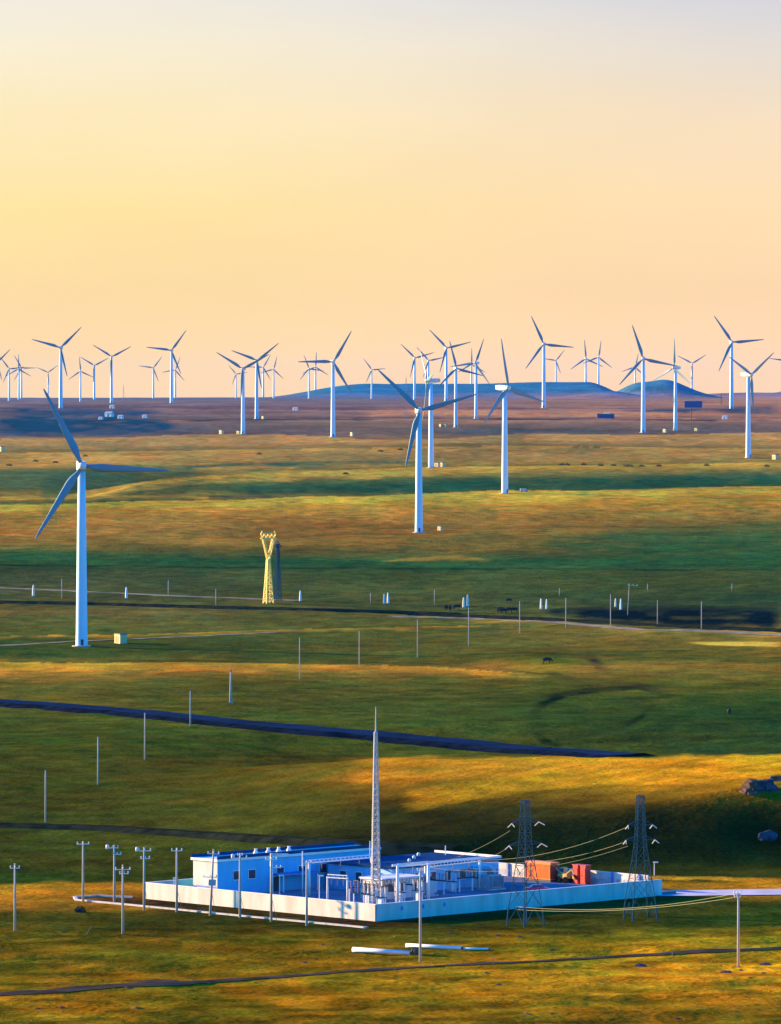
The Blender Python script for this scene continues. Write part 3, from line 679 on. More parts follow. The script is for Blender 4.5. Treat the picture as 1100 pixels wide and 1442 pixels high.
# slender masts far away
def far_mast(px, top, row, lab, m):
    p = ray(px, row, 3000); k = p.y / F; h = (row - top) * k; r = empty('radio_mast', p, 0, lab, 'mast'); b = MB(); w = .9
    for sx_ in (-1, 1):
        for sy_ in (-1, 1): b.bar((sx_ * w, sy_ * w, -1), (sx_ * w * .5, sy_ * w * .5, h), .22)
    n = 10
    for i in range(n):
        z0 = h * i / n; z1 = h * (i + 1) / n; w0 = w * (1 - .5 * i / n); w1 = w * (1 - .5 * (i + 1) / n); s_ = 1 if i % 2 else -1
        b.bar((-w0 * s_, -w0, z0), (w1 * s_, -w1, z1), .12).bar((-w0, -w0 * s_, z0), (-w1, w1 * s_, z1), .12)
    b.build('lattice', m, r); MB().bar((0, 0, h), (0, 0, h + 4), .15).build('antenna', m, r)
far_mast(572, 533, 594, 'pinkish lattice mast just left of the front centre turbine hub', M['pink'])
far_mast(174, 544, 565, 'short reddish lattice mast on the left skyline beyond the huts', M['pink'])
far_mast(1016, 557, 570, 'short grey lattice mast at the right beside the skyline', M['galv'])

# ------------------------------------------------------------------ poles
def make_plain_pole(name, h=10.0, arm=None, m='concrete', cat='pole', group=None, r0=.19, r1=.11):
    r = empty(name, (0, 0, 0), cat=cat, group=group)
    MB().bar((0, 0, -1), (0, 0, h), r0, r1, n=10, smooth=True).build('shaft', M[m], r)
    if arm:
        for z, w, side in arm:
            c = MB().box((side, -.16, z), (w, .14, .14)).build('crossarm', M['white'], r)
            ins = MB()
            for xx in (-w * .45, w * .45, 0): ins.lathe([(.05, 0), (.12, .08), (.06, .16), (.13, .24), (.05, .36)], (side + xx, -.16, z + .07), n=8)
            ins.build('insulator', M['greyins'], c)
    return r
# far thin poles
FP = make_plain_pole('utility_pole', 10, arm=None, m='whitepole' if 'whitepole' in M else 'concrete', group='thin poles of the line across the steppe', r0=.22, r1=.13); MB().bar((-.45, 0, 9.6), (.45, 0, 9.6), .06).build('crossarm', M['galv'], FP); reg(FP)
POLES = [(660, 856, 910, 'just right of the paired white markers, centre right'), (732, 847, 892, 'between the two dark cattle groups and the right marker pair'),
 (797, 842, 884, 'right of the right-hand marker pair'), (860, 837, 882, 'left of the markers beside the dark hollow'), (926, 845, 880, 'on the left part of the dark blue hollow'),
 (988, 847, 886, 'farthest right of the line, over the dark hollow'), (588, 873, 926, 'below and left of the paired white markers at centre'), (506, 889, 938, 'on the right end of the golden strip'),
 (422, 898, 956, 'crossing the golden strip below the golden pylon'), (268, 973, 1023, 'standing on the edge of the blue road, right-hand one'), (204, 1004, 1070, 'whose top crosses the blue road at left'),
 (138, 1038, 1105, 'in the olive field left, below the blue road'), (64, 1085, 1158, 'lowest on the left, beside the dark bank'),
 (304, 829, 853, 'short and thin, left of the golden pylon'), (612, 830, 852, 'short and thin, left of the centre marker pair'), (522, 835, 851, 'faint, just left of the marker pair near centre'),
 (237, 817, 838, 'faint, between the yellow marker and the golden pylon'), (87, 815, 843, 'faint, just left of the largest turbine tower'), (912, 822, 834, 'faint and short above the dark hollow'),
 (1031, 822, 833, 'faint and short at the far right above the hollow'), (788, 828, 841, 'faint, above the right-hand marker pair')]
for i, (px, t, b, lab) in enumerate(POLES):
    p = ray(px, b); h = (b - t) * p.y / F; L_ = 'thin pale utility pole ' + lab
    if i == 0: FP.location = p; FP['label'] = L_; FP.scale = (1, 1, h / 10)
    else:
        r, _ = dup(FP, p, 0, L_); r.scale = (1, 1, h / 10)
p = ray(884, 866); r = make_plain_pole('leaning_pole', (866 - 822) * p.y / F, arm=[((866 - 824) * p.y / F, 4, 1.6)], r0=.2, r1=.12); r.location = p; r.rotation_euler = (0, R(3), 0)
tag(r, 'slightly leaning brown pole with a long arm behind the white markers at right', 'pole')
# near poles with crossarms
NEAR = [(21, 1216, 1311, [(.93, 1.6, 0)], 0, 'concrete power pole standing alone at the far left edge of the foreground'),
 (117, 1185, 1270, [(.955, 2.2, 0)], 0, 'crossarm pole at the left of the kerb loop on the golden strip'),
 (161, 1190, 1272, [(.95, 2.0, -.3), (.84, 1.4, .5)], 0, 'power pole with two offset crossarms at the tip of the kerb loop'),
 (173, 1218, 1316, [(.93, 2.6, 0), (.87, 1.5, .2)], 0, 'power pole with insulator cluster standing in grass in front of the kerb'),
 (203, 1193, 1282, [(.94, 2.2, .1), (.82, 1.6, .2)], 0, 'power pole with two crossarms at the left end of the cream wall'),
 (249, 1194, 1285, [(.955, 1.9, 0)], 0, 'single crossarm pole in front of the cream wall, left of the building'),
 (296, 1196, 1290, [(.93, 2.0, 0), (.58, 2.4, -.4)], 3.0, 'slightly leaning pole before the sunlit gable with a box halfway up'),
 (338, 1203, 1293, [(.94, 2.5, 0), (.98, .9, 0)], 0, 'crossarm pole in front of the blue facade, third pole from the wall corner'),
 (382, 1203, 1298, [(.92, 2.0, 0), (.80, 1.6, .9)], 0, 'pole with a high arm beside the thick white post, in front of the wall'),
 (432, 1213, 1304, [(.975, 1.6, 0)], 0, 'T-topped pole closest to the front corner of the cream wall'),
 (592, 1225, 1355, [(.99, 1.0, 0)], 0, 'tall slender pole in the foreground grass in front of the blue-shaded wall'),
 (1040, 1258, 1362, [(.99, 1.2, -.2), (.95, 1.0, -.2)], 0, 'pole carrying two wires in the golden grass at the lower right')]
NP = {}
for px, t, b, arms, lean, lab in NEAR:
    p = ray(px, b); h = (b - t) * p.y / F
    r = make_plain_pole('power_pole', h, arm=[(h * a, w, s_) for a, w, s_ in arms], group='power poles round the substation', r0=.24, r1=.15)
    r.location = p; r.rotation_euler = (0, R(lean), R(8)); NP[px] = (p, h); tag(r, lab, 'power pole')
    if px in (161, 203, 338): 
        MB().lathe([(.1, 0), (.3, .1), (.3, .7), (.1, .8)], (-1.2, 0, h * .93), n=10).build('cutout_switch', M['greyins'], r)
    if px in (296,): MB().box((0, 0, h * .5), (1.3, .9, 1.0)).build('pole_transformer', M['tgrey'], r, bevel=.08)
    if px in (161, 203, 249, 296, 338, 382):
        MB().bar((.1, 0, h * .35), (1.6 * .6, -.4, 0), .035, n=5).build('stay_wire', M['wire'], r)
# white markers
def make_marker():
    r = empty('marker_post', (0, 0, 0), cat='marker post', group='white marker posts in the green plain')
    MB().lathe([(.62, -.5), (.70, .5), (.62, 2.0), (.40, 3.6), (.18, 4.0)], n=10).build('post', M['white'], r)
    MB().box((0, 0, .1), (1.8, 1.8, .3)).build('footing', M['concrete'], r)
    return reg(r)
MP = make_marker(); first = True
for px, row, s, lab in [(423, 847, 1.2, 'stubby white marker post right of the golden pylon'), (541, 851, 1.1, 'left post of the white pair left of centre'), (546.5, 850, 1.2, 'right post of the white pair left of centre'),
      (653, 856, 1.15, 'left, shorter post of the white pair right of centre, beside dark cattle'), (658.5, 854, 1.3, 'right, taller post of the white pair right of centre, beside dark cattle'),
      (762, 858, 1.15, 'left post of the right-hand white pair'), (770, 858, 1.1, 'right post of the right-hand white pair'),
      (867, 855, .95, 'left post of the small pair beside the leaning pole'), (874.5, 859, 1.2, 'right post of the small pair beside the leaning pole'),
      (47, 840, 1.3, 'white marker post on the dirt track at far left'), (178, 843, 1.3, 'white marker post on the dirt track right of the largest turbine')]:
    p = ray(px, row, 1500)
    if first: MP.location = p; MP.scale = (s * .62, s * .62, s * 1.0); MP['label'] = lab; first = False
    else:
        r, _ = dup(MP, p, 0, lab); r.scale = (s * .62, s * .62, s * 1.0)

# ------------------------------------------------------------------ lattice towers
def lattice_body(b, h, w0, w1, zk, r0=.09, wk=None, panels=12, z0=0.0):
    """four legs tapering from w0 at z0 to wk at zk to w1 at h, with X bracing on each face"""
    wk = wk or (w0 + w1) / 2
    def wd(z): return np.interp(z, [z0, zk, h], [w0, wk, w1]) / 2
    zs = [z0]; z = z0
    while z < h - .3:
        z = min(h, z + max(1.1, wd(z) * 2 * 1.0)); zs.append(z)
    cs = [(-1, -1), (1, -1), (1, 1), (-1, 1)]
    for i, (sx_, sy_) in enumerate(cs):
        nx, ny = cs[(i + 1) % 4]
        for a, c in zip(zs, zs[1:]):
            wa, wc = wd(a), wd(c)
            b.bar((sx_ * wa, sy_ * wa, a), (sx_ * wc, sy_ * wc, c), r0)
            b.bar((sx_ * wa, sy_ * wa, a), (nx * wc, ny * wc, c), r0 * .6); b.bar((nx * wa, ny * wa, a), (sx_ * wc, sy_ * wc, c), r0 * .6)
            b.bar((sx_ * wc, sy_ * wc, c), (nx * wc, ny * wc, c), r0 * .6)
    return b
def insul(p, q, parent, m='greyins'):
    b = MB(); p = Vector(p); q = Vector(q); n = 7
    for i in range(n):
        a = p.lerp(q, i / n); c = p.lerp(q, (i + .55) / n); b.bar(a, c, .07, .09, n=8); 
    b.bar(p, q, .04, n=5)
    return b.build('insulator', M[m], parent)
def terminal_tower(px, row, top, rz, arms, lab):
    p = ray(px, row); h = (row - top) * p.y / F
    r = empty('lattice_tower', p, rz, lab, 'lattice tower', 'steel lattice towers beside the substation')
    b = MB(); lattice_body(b, h, 4.0, 1.05, h * .62, .07, 1.55, z0=3.0)
    b.build('body', M['galv'], r)
    for sx_ in (-1, 1):
        for sy_ in (-1, 1):
            l_ = MB(); l_.bar((sx_ * 2.25, sy_ * 2.25, -.5), (sx_ * 2.0, sy_ * 2.0, 3.0), .14); l_.bar((sx_ * 2.25, sy_ * 2.25, 0), (0, sy_ * 2.0, 3.0), .06); l_.bar((sx_ * 2.25, sy_ * 2.25, 0), (sx_ * 2.0, 0, 3.0), .06)
            l_.build('leg', M['galv'], r)
    for z, w in arms:
        for s_ in (-1, 1):
            a = MB(); hz = z * h
            for yy in (-.5, .5): a.bar((s_ * .5, yy, hz), (s_ * w, 0, hz + .1), .07); a.bar((s_ * .5, yy, hz + .8), (s_ * w, 0, hz + .12), .06)
            for t in (.3, .6): a.bar((s_ * (.5 + (w - .5) * t), -.5 * (1 - t), hz), (s_ * (.5 + (w - .5) * t), .5 * (1 - t), hz), .05)
            ao = a.build('crossarm', M['galv'], r)
            insul((s_ * w, 0, hz), (s_ * (w + .35), -1.1, hz - .5), ao); insul((s_ * w, 0, hz), (s_ * w - .15, .9, hz - .7), ao)
    return p, h
TR = terminal_tower(902, 1296, 1120, R(18), [(.76, 2.2), (.64, 2.6)], 'right-hand grey lattice tower crossing the end of the blue-shaded wall')
TL = terminal_tower(740, 1304, 1127, R(40), [(.82, 3.0), (.645, 3.6)], 'left-hand grey lattice tower before the wall, head against the dark hillside')
# far golden pylon, cat-head type
p = ray(378, 850); k = p.y / F; h = 102 * k
r = empty('golden_pylon', p, R(28), 'golden sunlit lattice pylon with an open V head in the green plain', 'pylon')
b = MB(); w = 11 * k; wk_ = 4 * k; zk = 62 * k
lattice_body(b, zk, w, wk_, zk * .6, .23, w * .6); b.build('body', M['gold'], r)
hd = MB()
for s_ in (-1, 1):
    for yy in (-wk_ / 2, wk_ / 2):
        hd.bar((s_ * wk_ * .4, yy, zk), (s_ * 9 * k, yy * .6, 92 * k), .26); hd.bar((s_ * wk_ * .1, yy, zk + 6 * k), (s_ * 6.5 * k, yy * .6, 92 * k), .17)
        for t in np.linspace(.1, .9, 6): hd.bar((s_ * (wk_ * .4 + (9 * k - wk_ * .4) * t), yy, zk + 30 * k * t), (s_ * (wk_ * .1 + 6.4 * k * t * .9), yy * .8, zk + 30 * k * min(1, t + .15)), .15)
hd.build('head', M['gold'], r)
br_ = MB()
for yy in (-wk_ * .3, wk_ * .3):
    br_.bar((-12 * k, yy, 92 * k), (12 * k, yy, 92 * k), .26); br_.bar((-12 * k, yy, 99 * k), (12 * k, yy, 99 * k), .26)
    for i in range(8): br_.bar(((-12 + 3 * i) * k, yy, (92 if i % 2 else 99) * k), ((-9 + 3 * i) * k, yy, (99 if i % 2 else 92) * k), .17)
br_.build('bridge_beam', M['gold'], r)
for s_ in (-1, 1): MB().bar((s_ * 11 * k, 0, 99 * k), (s_ * 9.5 * k, 0, 102 * k), .25).build('peak', M['gold'], r); insul((s_ * 11.5 * k, 0, 92 * k), (s_ * 9 * k, 0, 84 * k), r)
# second grey lattice tower close behind it
p2 = ray(391, 846); k = p2.y / F
r = empty('lattice_tower', p2, R(30), 'thin grey lattice tower directly behind the golden pylon', 'lattice tower')
b = MB(); lattice_body(b, 80 * k, 9 * k, 3 * k, 50 * k, .16, 5 * k); b.build('body', M['galv'], r)
MB().bar((-5 * k, 0, 76 * k), (7 * k, 0, 76 * k), .3).bar((-4 * k, 0, 76 * k), (0, 0, 84 * k), .2).bar((6 * k, 0, 76 * k), (0, 0, 84 * k), .2).build('crossarm', M['galv'], r)
# tall tapered pole with red head
p = ray(325, 990); k = p.y / F
r = empty('signal_mast', p, 0, 'thick tapered white mast with a reddish top crossing the golden strip', 'mast')
MB().bar((0, 0, -.5), (0, 0, 44 * k), 2.4 * k, 1.0 * k, n=12, smooth=True).build('shaft', M['concrete'], r)
MB().bar((0, 0, 44 * k), (0, 0, 52 * k), 1.0 * k, .6 * k, n=12, smooth=True).build('red_head', M['redpaint'], r)
MB().box((0, 0, .1), (6 * k, 6 * k, .5)).build('footing', M['concrete'], r)

# ------------------------------------------------------------------ substation
def quad_sheet(pts, z, name, m, kind):
    b = MB(); b.add([(q.x, q.y, z) for q in pts], [(0, 1, 2, 3)]); return tag(b.build(name, m), kind=kind)
YZ = .22
bs = MB(); nseg = 1
b = MB(); o_ = [C(.1, .1), C(.1, LV - .1), C(LU - .1, LV - .1), C(LU - .1, .1)]
b.add([(q.x, q.y, YZ) for q in o_] + [(q.x, q.y, -.5) for q in o_], [(0, 1, 2, 3), (0, 4, 5, 1), (1, 5, 6, 2), (2, 6, 7, 3), (3, 7, 4, 0)]); tag(b.build('yard', M['yard']), kind='structure')
RZ = math.atan2(CU.y, CU.x)      # local x = u axis
def local(u, v, z=0):            # in an Empty at the compound corner rotated RZ, +x = u ; v is -y
    return (u, -v, z)
def centre(u, v): return C(u, v, YZ)
# perimeter wall
wl = empty('perimeter_wall', CO, RZ, 'white rendered wall round the substation, sunlit cream left and blue in shade right', 'wall')
HW = 2.45; T = .3
def wallrun(a, b_, name='wall_panel'):
    (u0, v0), (u1, v1) = a, b_; mb = MB(); cx, cy = (u0 + u1) / 2, -(v0 + v1) / 2
    du, dv = abs(u1 - u0), abs(v1 - v0)
    mb.box((cx, cy, HW / 2 - .2), (max(du, T), max(dv, T), HW + .4)); mb.build(name, M['whitewall'], wl)
wallrun((0, 0), (LU, 0)); wallrun((0, T / 2 + .002), (0, LV - 4)); wallrun((LU, T / 2 + .002), (LU, LV - T / 2)); wallrun((7, LV), (LU + T / 2, LV))
cp = MB()
cp.box((LU / 2, 0, HW + .05), (LU + .4, .42, .1)); cp.box((0, -(LV - 4) / 2, HW + .053), (.42, LV - 4 - .44, .1)); cp.box((LU, -LV / 2, HW + .053), (.42, LV - .44, .1)); cp.box((LU / 2 + 3.5, -LV, HW + .05), (LU - 7, .42, .1))
cp.build('coping', M['white'], wl)
for i in range(7):                                            # piers of the far wall, painted dark blue on the yard side
    u = 9 + i * 6.6; MB().box((u, -LV + .32, HW / 2 + .1), (.45, .28, HW + .1)).build('pier', M['bluepanel'], wl)
for i in range(6):                                            # pale painted panels between them
    u = 12.3 + i * 6.6
    g = MB(); rnd = random.Random(i)
    for j in range(7):
        w_ = rnd.uniform(.25, .8); g.box((u - 2.2 + j * .7, -LV + .165, .75 + rnd.uniform(0, .35)), (w_, .03, rnd.uniform(.4, 1.1)))
    g.build('mural', M['tgrey'], wl)
for i in range(3):
    MB().box((-.165, -(6 + i * 5.0), 1.5), (.03, .5, .7)).build('vent', M['bluepanel'], wl)
# gravel apron outside + kerb loop
kb = [C(-8, -9.5), C(20, -10.3), C(50, -10.5), C(LU + 6, -11), C(LU + 10, -8), C(LU + 9.5, -3), C(LU + 3, -.6)]
def tube(name, pts, m, w, h, z=.05, kind=None):
    b = MB()
    for a, c in zip(pts, pts[1:]):
        za = max(gz(a.x, a.y), 0) + z; zc = max(gz(c.x, c.y), 0) + z
        n = 6
        for i in range(n):
            p0 = a.lerp(c, i / n); p1 = a.lerp(c, (i + 1) / n + .01); d = (p1 - p0); nn = Vector((-d.y, d.x, 0)).normalized() * w / 2
            zb = gz(p0.x, p0.y) + z; zd = gz(p1.x, p1.y) + z
            vs_ = []
            for q, zz in ((p0, zb), (p1, zd)):
                vs_ += [(q.x - nn.x, q.y - nn.y, zz - .3), (q.x + nn.x, q.y + nn.y, zz - .3), (q.x + nn.x, q.y + nn.y, zz + h), (q.x - nn.x, q.y - nn.y, zz + h)]
            b.add(vs_, [(0, 1, 5, 4), (1, 2, 6, 5), (2, 3, 7, 6), (3, 0, 4, 7)])
    return tag(b.build(name, m), kind=kind)
tube('kerb', kb, M['kerb'], .55, .22, kind='structure')
# lane entering at the right corner
ribbon('access_road', None, [M['paleroad']], 11, off=.14, world=[C(3 - .9 * t * 3.6, LV - 3 + t * 4.5 + .0) + Vector((0, -.0, 0)) for t in np.linspace(0, 14, 30)])

def building(name, u0, u1, v0, v1, h, roofm, lab, overhang=.35, rt=.45, wm='whitewall'):
    r = empty(name, C(u0, v0, YZ), RZ, lab, 'building'); du, dv = u1 - u0, v1 - v0
    w = MB().box((du / 2, -dv / 2, h / 2 - .1), (du, dv, h + .2)).build('wall', M[wm], r)
    MB().box((du / 2, -dv / 2, h + rt / 2), (du + 2 * overhang, dv + 2 * overhang, rt)).build('roof', roofm, r, bevel=.03)
    return r, w, du, dv
def window(w, side, a, z, ww, wh, du, dv, name='window', m='glass'):
    """side 'R' = wall facing front-right (u=0 side), 'L' = wall facing front-left (v=0 side)"""
    if side == 'R': c = (-.06, -a, z); d = (.12, ww, wh); fr = (.16, ww + .24, wh + .24); sl = ((-.12, -a, z - wh / 2 - .16), (.3, ww + .4, .08)); pn = ((-.11, -a, z), (.08, ww, wh)); mu = ((-.16, -a, z), (.03, .06, wh))
    else: c = (a, .06, z); fr = (ww + .24, .16, wh + .24); sl = ((a, .12, z - wh / 2 - .16), (ww + .4, .3, .08)); pn = ((a, .11, z), (ww, .08, wh)); mu = ((a, .16, z), (.06, .03, wh))
    f = MB().box(c, fr).build(name, M['white'], w)
    q = f  # frame mesh carries the pane as its own piece at this level
    f2 = MB().box(*pn).box(*mu).build('pane' if name == 'window' else 'door_leaf', M[m], w)
# long control building
b1, w1_, du, dv = building('control_building', 48.5, 54.8, 8, 47, 6.0, M['white'], 'long control building with one sunlit cream gable and a blue-shaded front', wm='blue_shade')
MB().box((du / 2, .012, 3.0), (du + .02, .03, 6.0)).build('sunlit_gable_face', M['whitewall'], b1)  # cream sunlit face laid over walls painted shade-blue
MB().box((du / 2 - .2, .03, .9), (du * .86, .05, 1.5)).build('blue_plinth', M['bluepanel'], w1_)
for i in range(5): window(w1_, 'R', 4.5 + i * 3.6 if i < 2 else 4.5 + i * 5.2, 3.4, 1.6, 1.5, du, dv)
window(w1_, 'R', 13.8, 1.3, 1.5, 2.6, du, dv, 'door', 'dark')
MB().box((-1.4, -17.5, 3.1), (2.7, 9.0, .28)).build('porch_roof', M['bluepanel'], b1)
for yy in (-13.4, -21.6): MB().bar((-2.55, yy, 0), (-2.55, yy, 2.95), .12, n=8).build('porch_post', M['white'], b1)
pr = MB(); pr.box((.0 - .30, -dv / 2, 6.72), (.18, dv + .6, .55)).box((du + .25, -dv / 2, 6.72), (.18, dv + .6, .55)); pr.build('parapet', M['roof'], b1)
for i, a in enumerate((12, 15, 17.5, 20)):
    MB().lathe([(.45, 0), (.5, .3), (.2, .8), (.35, 1.0)], (du * .5, -a, 6.45), n=10).build('roof_vent', M['white'], b1)
# big square hall
b2, w2_, du2, dv2 = building('switchgear_hall', 30.3, 46.8, 33, 59.4, 4.4, M['roof'], 'wide switchgear hall with dark blue flat roof, right of the long control building', wm='pale_shade')
MB().box((-.28, -dv2 / 2, 5.05), (.16, dv2 + .7, .4)).box((du2 / 2, -dv2 - .28, 5.052), (du2 + .4, .16, .4)).build('roof_edge', M['white'], b2)
for a in (2.5, 6.2, 9.8, 13.6, 17.2): window(w2_, 'R', a, 2.5, 1.5, 1.7, du2, dv2)
window(w2_, 'R', 20.6, 1.5, 1.5, 3.0, du2, dv2, 'door', 'dark'); window(w2_, 'R', 24.0, 2.4, 1.6, 1.7, du2, dv2)
for a in (4.0, 8.5, 12.5): window(w2_, 'L', a, 2.5, 1.5, 1.6, du2, dv2)
MB().box((-1.0, -20.6, 3.5), (2.0, 4.4, .2)).build('door_canopy', M['white'], b2)
for k_ in range(3): MB().lathe([(.3, 0), (.32, .4), (.15, .6)], (5 + 4 * k_, -9 - 5 * k_, 4.85), n=10).build('roof_vent', M['white'], b2)
MB().bar((12, -6, 4.8), (12, -6, 8.3), .09, n=6).build('roof_rod', M['white'], b2)
# small white kiosk house in front of the hall
b3, w3_, du3, dv3 = building('relay_house', 23.5, 29.0, 24, 33.5, 3.4, M['white'], 'small white relay house with blue windows between the yard gantries', .25, .3)
for a in (2.0, 5.0, 8.0): window(w3_, 'R', a, 2.0, 1.4, 1.5, du3, dv3)
window(w3_, 'L', 2.8, 2.0, 2.6, 1.4, du3, dv3)
# storage annex linking with red edged roof at the hall's right end
MB().box((du2 - 9, -dv2 - .40, 4.75), (12, .12, .35)).build('red_trim', M['red'], b2)

# yard equipment -----------------------------------------------------
def gantry(u0, v0, u1, v1, h, lab, beam2=False, r0=.28):
    a = C(u0, v0, YZ); c = C(u1, v1, YZ); mid = (a + c) / 2; mid.z = YZ
    g = empty('gantry', mid, math.atan2(c.y - a.y, c.x - a.x), lab, 'gantry', 'white steel gantries of the switchyard'); l_ = (c - a).length
    for s_ in (-1, 1): MB().bar((s_ * l_ / 2, 0, 0), (s_ * l_ / 2, 0, h), r0, r0 * .75, n=10, smooth=True).build('post', M['white'], g)
    bm = MB()
    for yy in (-.3, .3): bm.bar((-l_ / 2, yy, h - .2), (l_ / 2, yy, h - .2), .09)
    bm.bar((-l_ / 2, 0, h + .3), (l_ / 2, 0, h + .3), .09); n = max(4, int(l_))
    for i in range(n):
        x0 = -l_ / 2 + l_ * i / n; x1 = x0 + l_ / n; bm.bar((x0, -.3, h - .2), ((x0 + x1) / 2, 0, h + .3), .05).bar(((x0 + x1) / 2, 0, h + .3), (x1, .3, h - .2), .05)
    bm.build('beam', M['white'], g)
    for t in (-.3, 0, .3): insul((t * l_, 0, h - .3), (t * l_, 0, h - 1.5), g, 'porcelain')
    return g
def uv(px, row):     # yard position seen at this photo position
    a = (px - 529) / 5.545; s_ = (1295 - 1 - row) / .5465; return (s_ - a) / 2, (s_ + a) / 2   # u, v
def P(px, row): u, v = uv(px, row); return u, v
gantry(*P(430, 1262), *P(514, 1253), 5.9, 'tall white gantry in front of the blue facade, left of the lightning mast')
gantry(*P(459.5, 1275), *P(487, 1277), 4.9, 'low white portal frame just behind the cream wall', r0=.2)
gantry(*P(590, 1262), *P(664, 1252), 5.2, 'gantry in front of the hall windows, right of the equipment')
gantry(*P(630, 1248), *P(668, 1244), 4.6, 'small gantry against the right half of the hall', r0=.2)
gantry(*P(554, 1274), *P(595, 1270), 6.6, 'tallest white gantry over the equipment right of the lightning mast', r0=.32)
# thick single post with cantilever
def post_thing(name, px, row, h, lab, r0=.3, arms=(), cat='post'):
    q = C(*P(px, row), YZ); g = empty(name, q, 0, lab, cat); MB().bar((0, 0, 0), (0, 0, h), r0, r0 * .7, n=12, smooth=True).build('shaft', M['white'], g)
    for z, x0, x1 in arms: MB().box(((x0 + x1) / 2, 0, z), (x1 - x0, .18, .16)).build('arm', M['white'], g)
    return g
post_thing('dead_end_post', 379, 1264, 7.6, 'thick white post with stub arms in front of the blue facade', .34, [(7.5, -.2, 3.0), (6.6, -.9, .6)])
post_thing('antenna_post', 421, 1262, 7.8, 'thin white post rising above the control building roof', .14, [], 'post')
post_thing('antenna_post', 615, 1240, 6.5, 'thin white rod standing above the hall roof line', .12, [], 'post')
def lamp(px, row, h, lab, q=None):
    q = q or C(*P(px, row), YZ); g = empty('yard_lamp', q, 0, lab, 'lamp post', 'yard lamps'); MB().bar((0, 0, -.3), (0, 0, h), .1, .07, n=8).build('pole', M['white'], g)
    MB().box((.25, 0, h), (.9, .35, .22)).build('lamp_head', M['white'], g, bevel=.04)
lamp(391, 1266, 4.0, 'white yard lamp near the thick post in front of the blue facade')
lamp(447.5, 1272, 4.6, 'white yard lamp left of the low portal frame')
lamp(221, 0, 3.2, 'small lamp just inside the left end of the cream wall', C(LU - 4.5, 2.5, YZ))
q = ray(921.6, 1233); lamp(0, 0, 2.4, 'small cream lamp on the golden strip behind the right end of the wall', q)

def disconnector(q, rz, lab, s=1.0):
    g = empty('disconnect_switch', q, rz, lab, 'switchgear', 'disconnect switches in the yard')
    for x in (-1.6, 1.6):
        MB().bar((x, 0, 0), (x, 0, 2.3), .13, n=8).build('support', M['white'], g)
    MB().box((0, 0, 2.4), (4.2, .35, .22)).build('base_beam', M['galv'], g)
    for x in (-1.7, 0, 1.7):
        for y in (-.5, .5):
            i_ = MB()
            for k_ in range(5): i_.lathe([(.07, 0), (.17, .04), (.08, .14)], (x, y, 2.52 + .2 * k_), n=8)
            i_.build('insulator', M['porcelain'], g)
        MB().bar((x, -.6, 3.55), (x, .6, 3.55), .06, n=6).build('contact_arm', M['wire'], g)
    return reg(g)
def breaker(q, rz, lab):
    g = empty('circuit_breaker', q, rz, lab, 'switchgear', 'circuit breakers in the yard')
    MB().box((0, 0, .9), (.9, .7, 1.6)).build('cabinet', M['nacelle'], g, bevel=.04)
    for x in (-1, 0, 1):
        MB().bar((x * 1.1, 0, 0), (x * 1.1, 0, 1.9), .1, n=6).build('support', M['white'], g)
        i_ = MB()
        for k_ in range(8): i_.lathe([(.1, 0), (.22, .04), (.11, .16)], (x * 1.1, 0, 1.9 + .2 * k_), n=8)
        i_.build('bushing', M['greyins'], g); MB().box((x * 1.1, 0, 3.6), (.35, .35, .25)).build('terminal', M['wire'], g)
    MB().box((0, 0, 1.85), (2.6, .4, .18)).build('base_beam', M['galv'], g)
    return reg(g)
def transformer(q, rz, lab):
    g = empty('power_transformer', q, rz, lab, 'transformer')
    MB().box((0, 0, 1.5), (3.2, 2.0, 2.4)).build('tank', M['tgrey'], g, bevel=.06)
    for s_ in (-1, 1):
        f = MB()
        for k_ in range(7): f.box((-1.3 + k_ * .43, s_ * 1.45, 1.5), (.08, .8, 1.9))
        f.build('radiator', M['tgrey'], g)
    MB().lathe([(.4, -1.3), (.45, -1.2), (.45, 1.2), (.4, 1.3)], (.2, -.4, 3.6), n=14, axis='y').build('conservator', M['tgrey'], g)
    for x in (-.9, 0, .9):
        i_ = MB()
        for k_ in range(5): i_.lathe([(.1, 0), (.2, .04), (.1, .16)], (x, .5, 2.7 + .2 * k_), n=8)
        i_.build('bushing', M['porcelain'], g)
    MB().box((0, 0, .15), (3.8, 3.6, .3)).build('plinth', M['concrete'], g)
ra = RZ
D0 = disconnector(C(*P(505, 1279), YZ), ra, 'row of insulated switches left of the mast foot, nearest the wall corner')
for px, row, lab, rr in [(522, 1270, 'insulated switch stand right behind the lightning mast foot', ra + math.pi / 2), (541, 1268, 'switch stand between the mast and the tallest gantry', ra),
        (497, 1270, 'switch stand left of the mast, behind the first row', ra + math.pi / 2), (571, 1266, 'switch stand right of the tallest gantry post', ra),
        (606, 1259, 'switch stand in front of the middle of the hall', ra), (645, 1255, 'switch stand under the right-hand gantry', ra + math.pi / 2)]:
    dup(D0, C(*P(px, row), YZ), rr, lab)
B0 = breaker(C(*P(515, 1276), YZ), ra, 'three-bushing breaker just in front of the lightning mast')
for px, row, lab in [(533, 1280, 'three-bushing breaker right of the wall corner'), (557, 1272, 'three-bushing breaker at the foot of the tallest gantry'), (581, 1270, 'three-bushing breaker at the right end of the lit equipment'),
        (625, 1256, 'three-bushing breaker in the blue shade before the hall'), (659, 1250, 'three-bushing breaker nearest the hall door')]:
    dup(B0, C(*P(px, row), YZ), ra, lab)
transformer(C(*P(588, 1262), YZ), ra, 'grey finned power transformer beside the right-hand gantry')
transformer(C(*P(680, 1252), YZ), ra + math.pi / 2, 'grey finned power transformer near the right end of the hall')
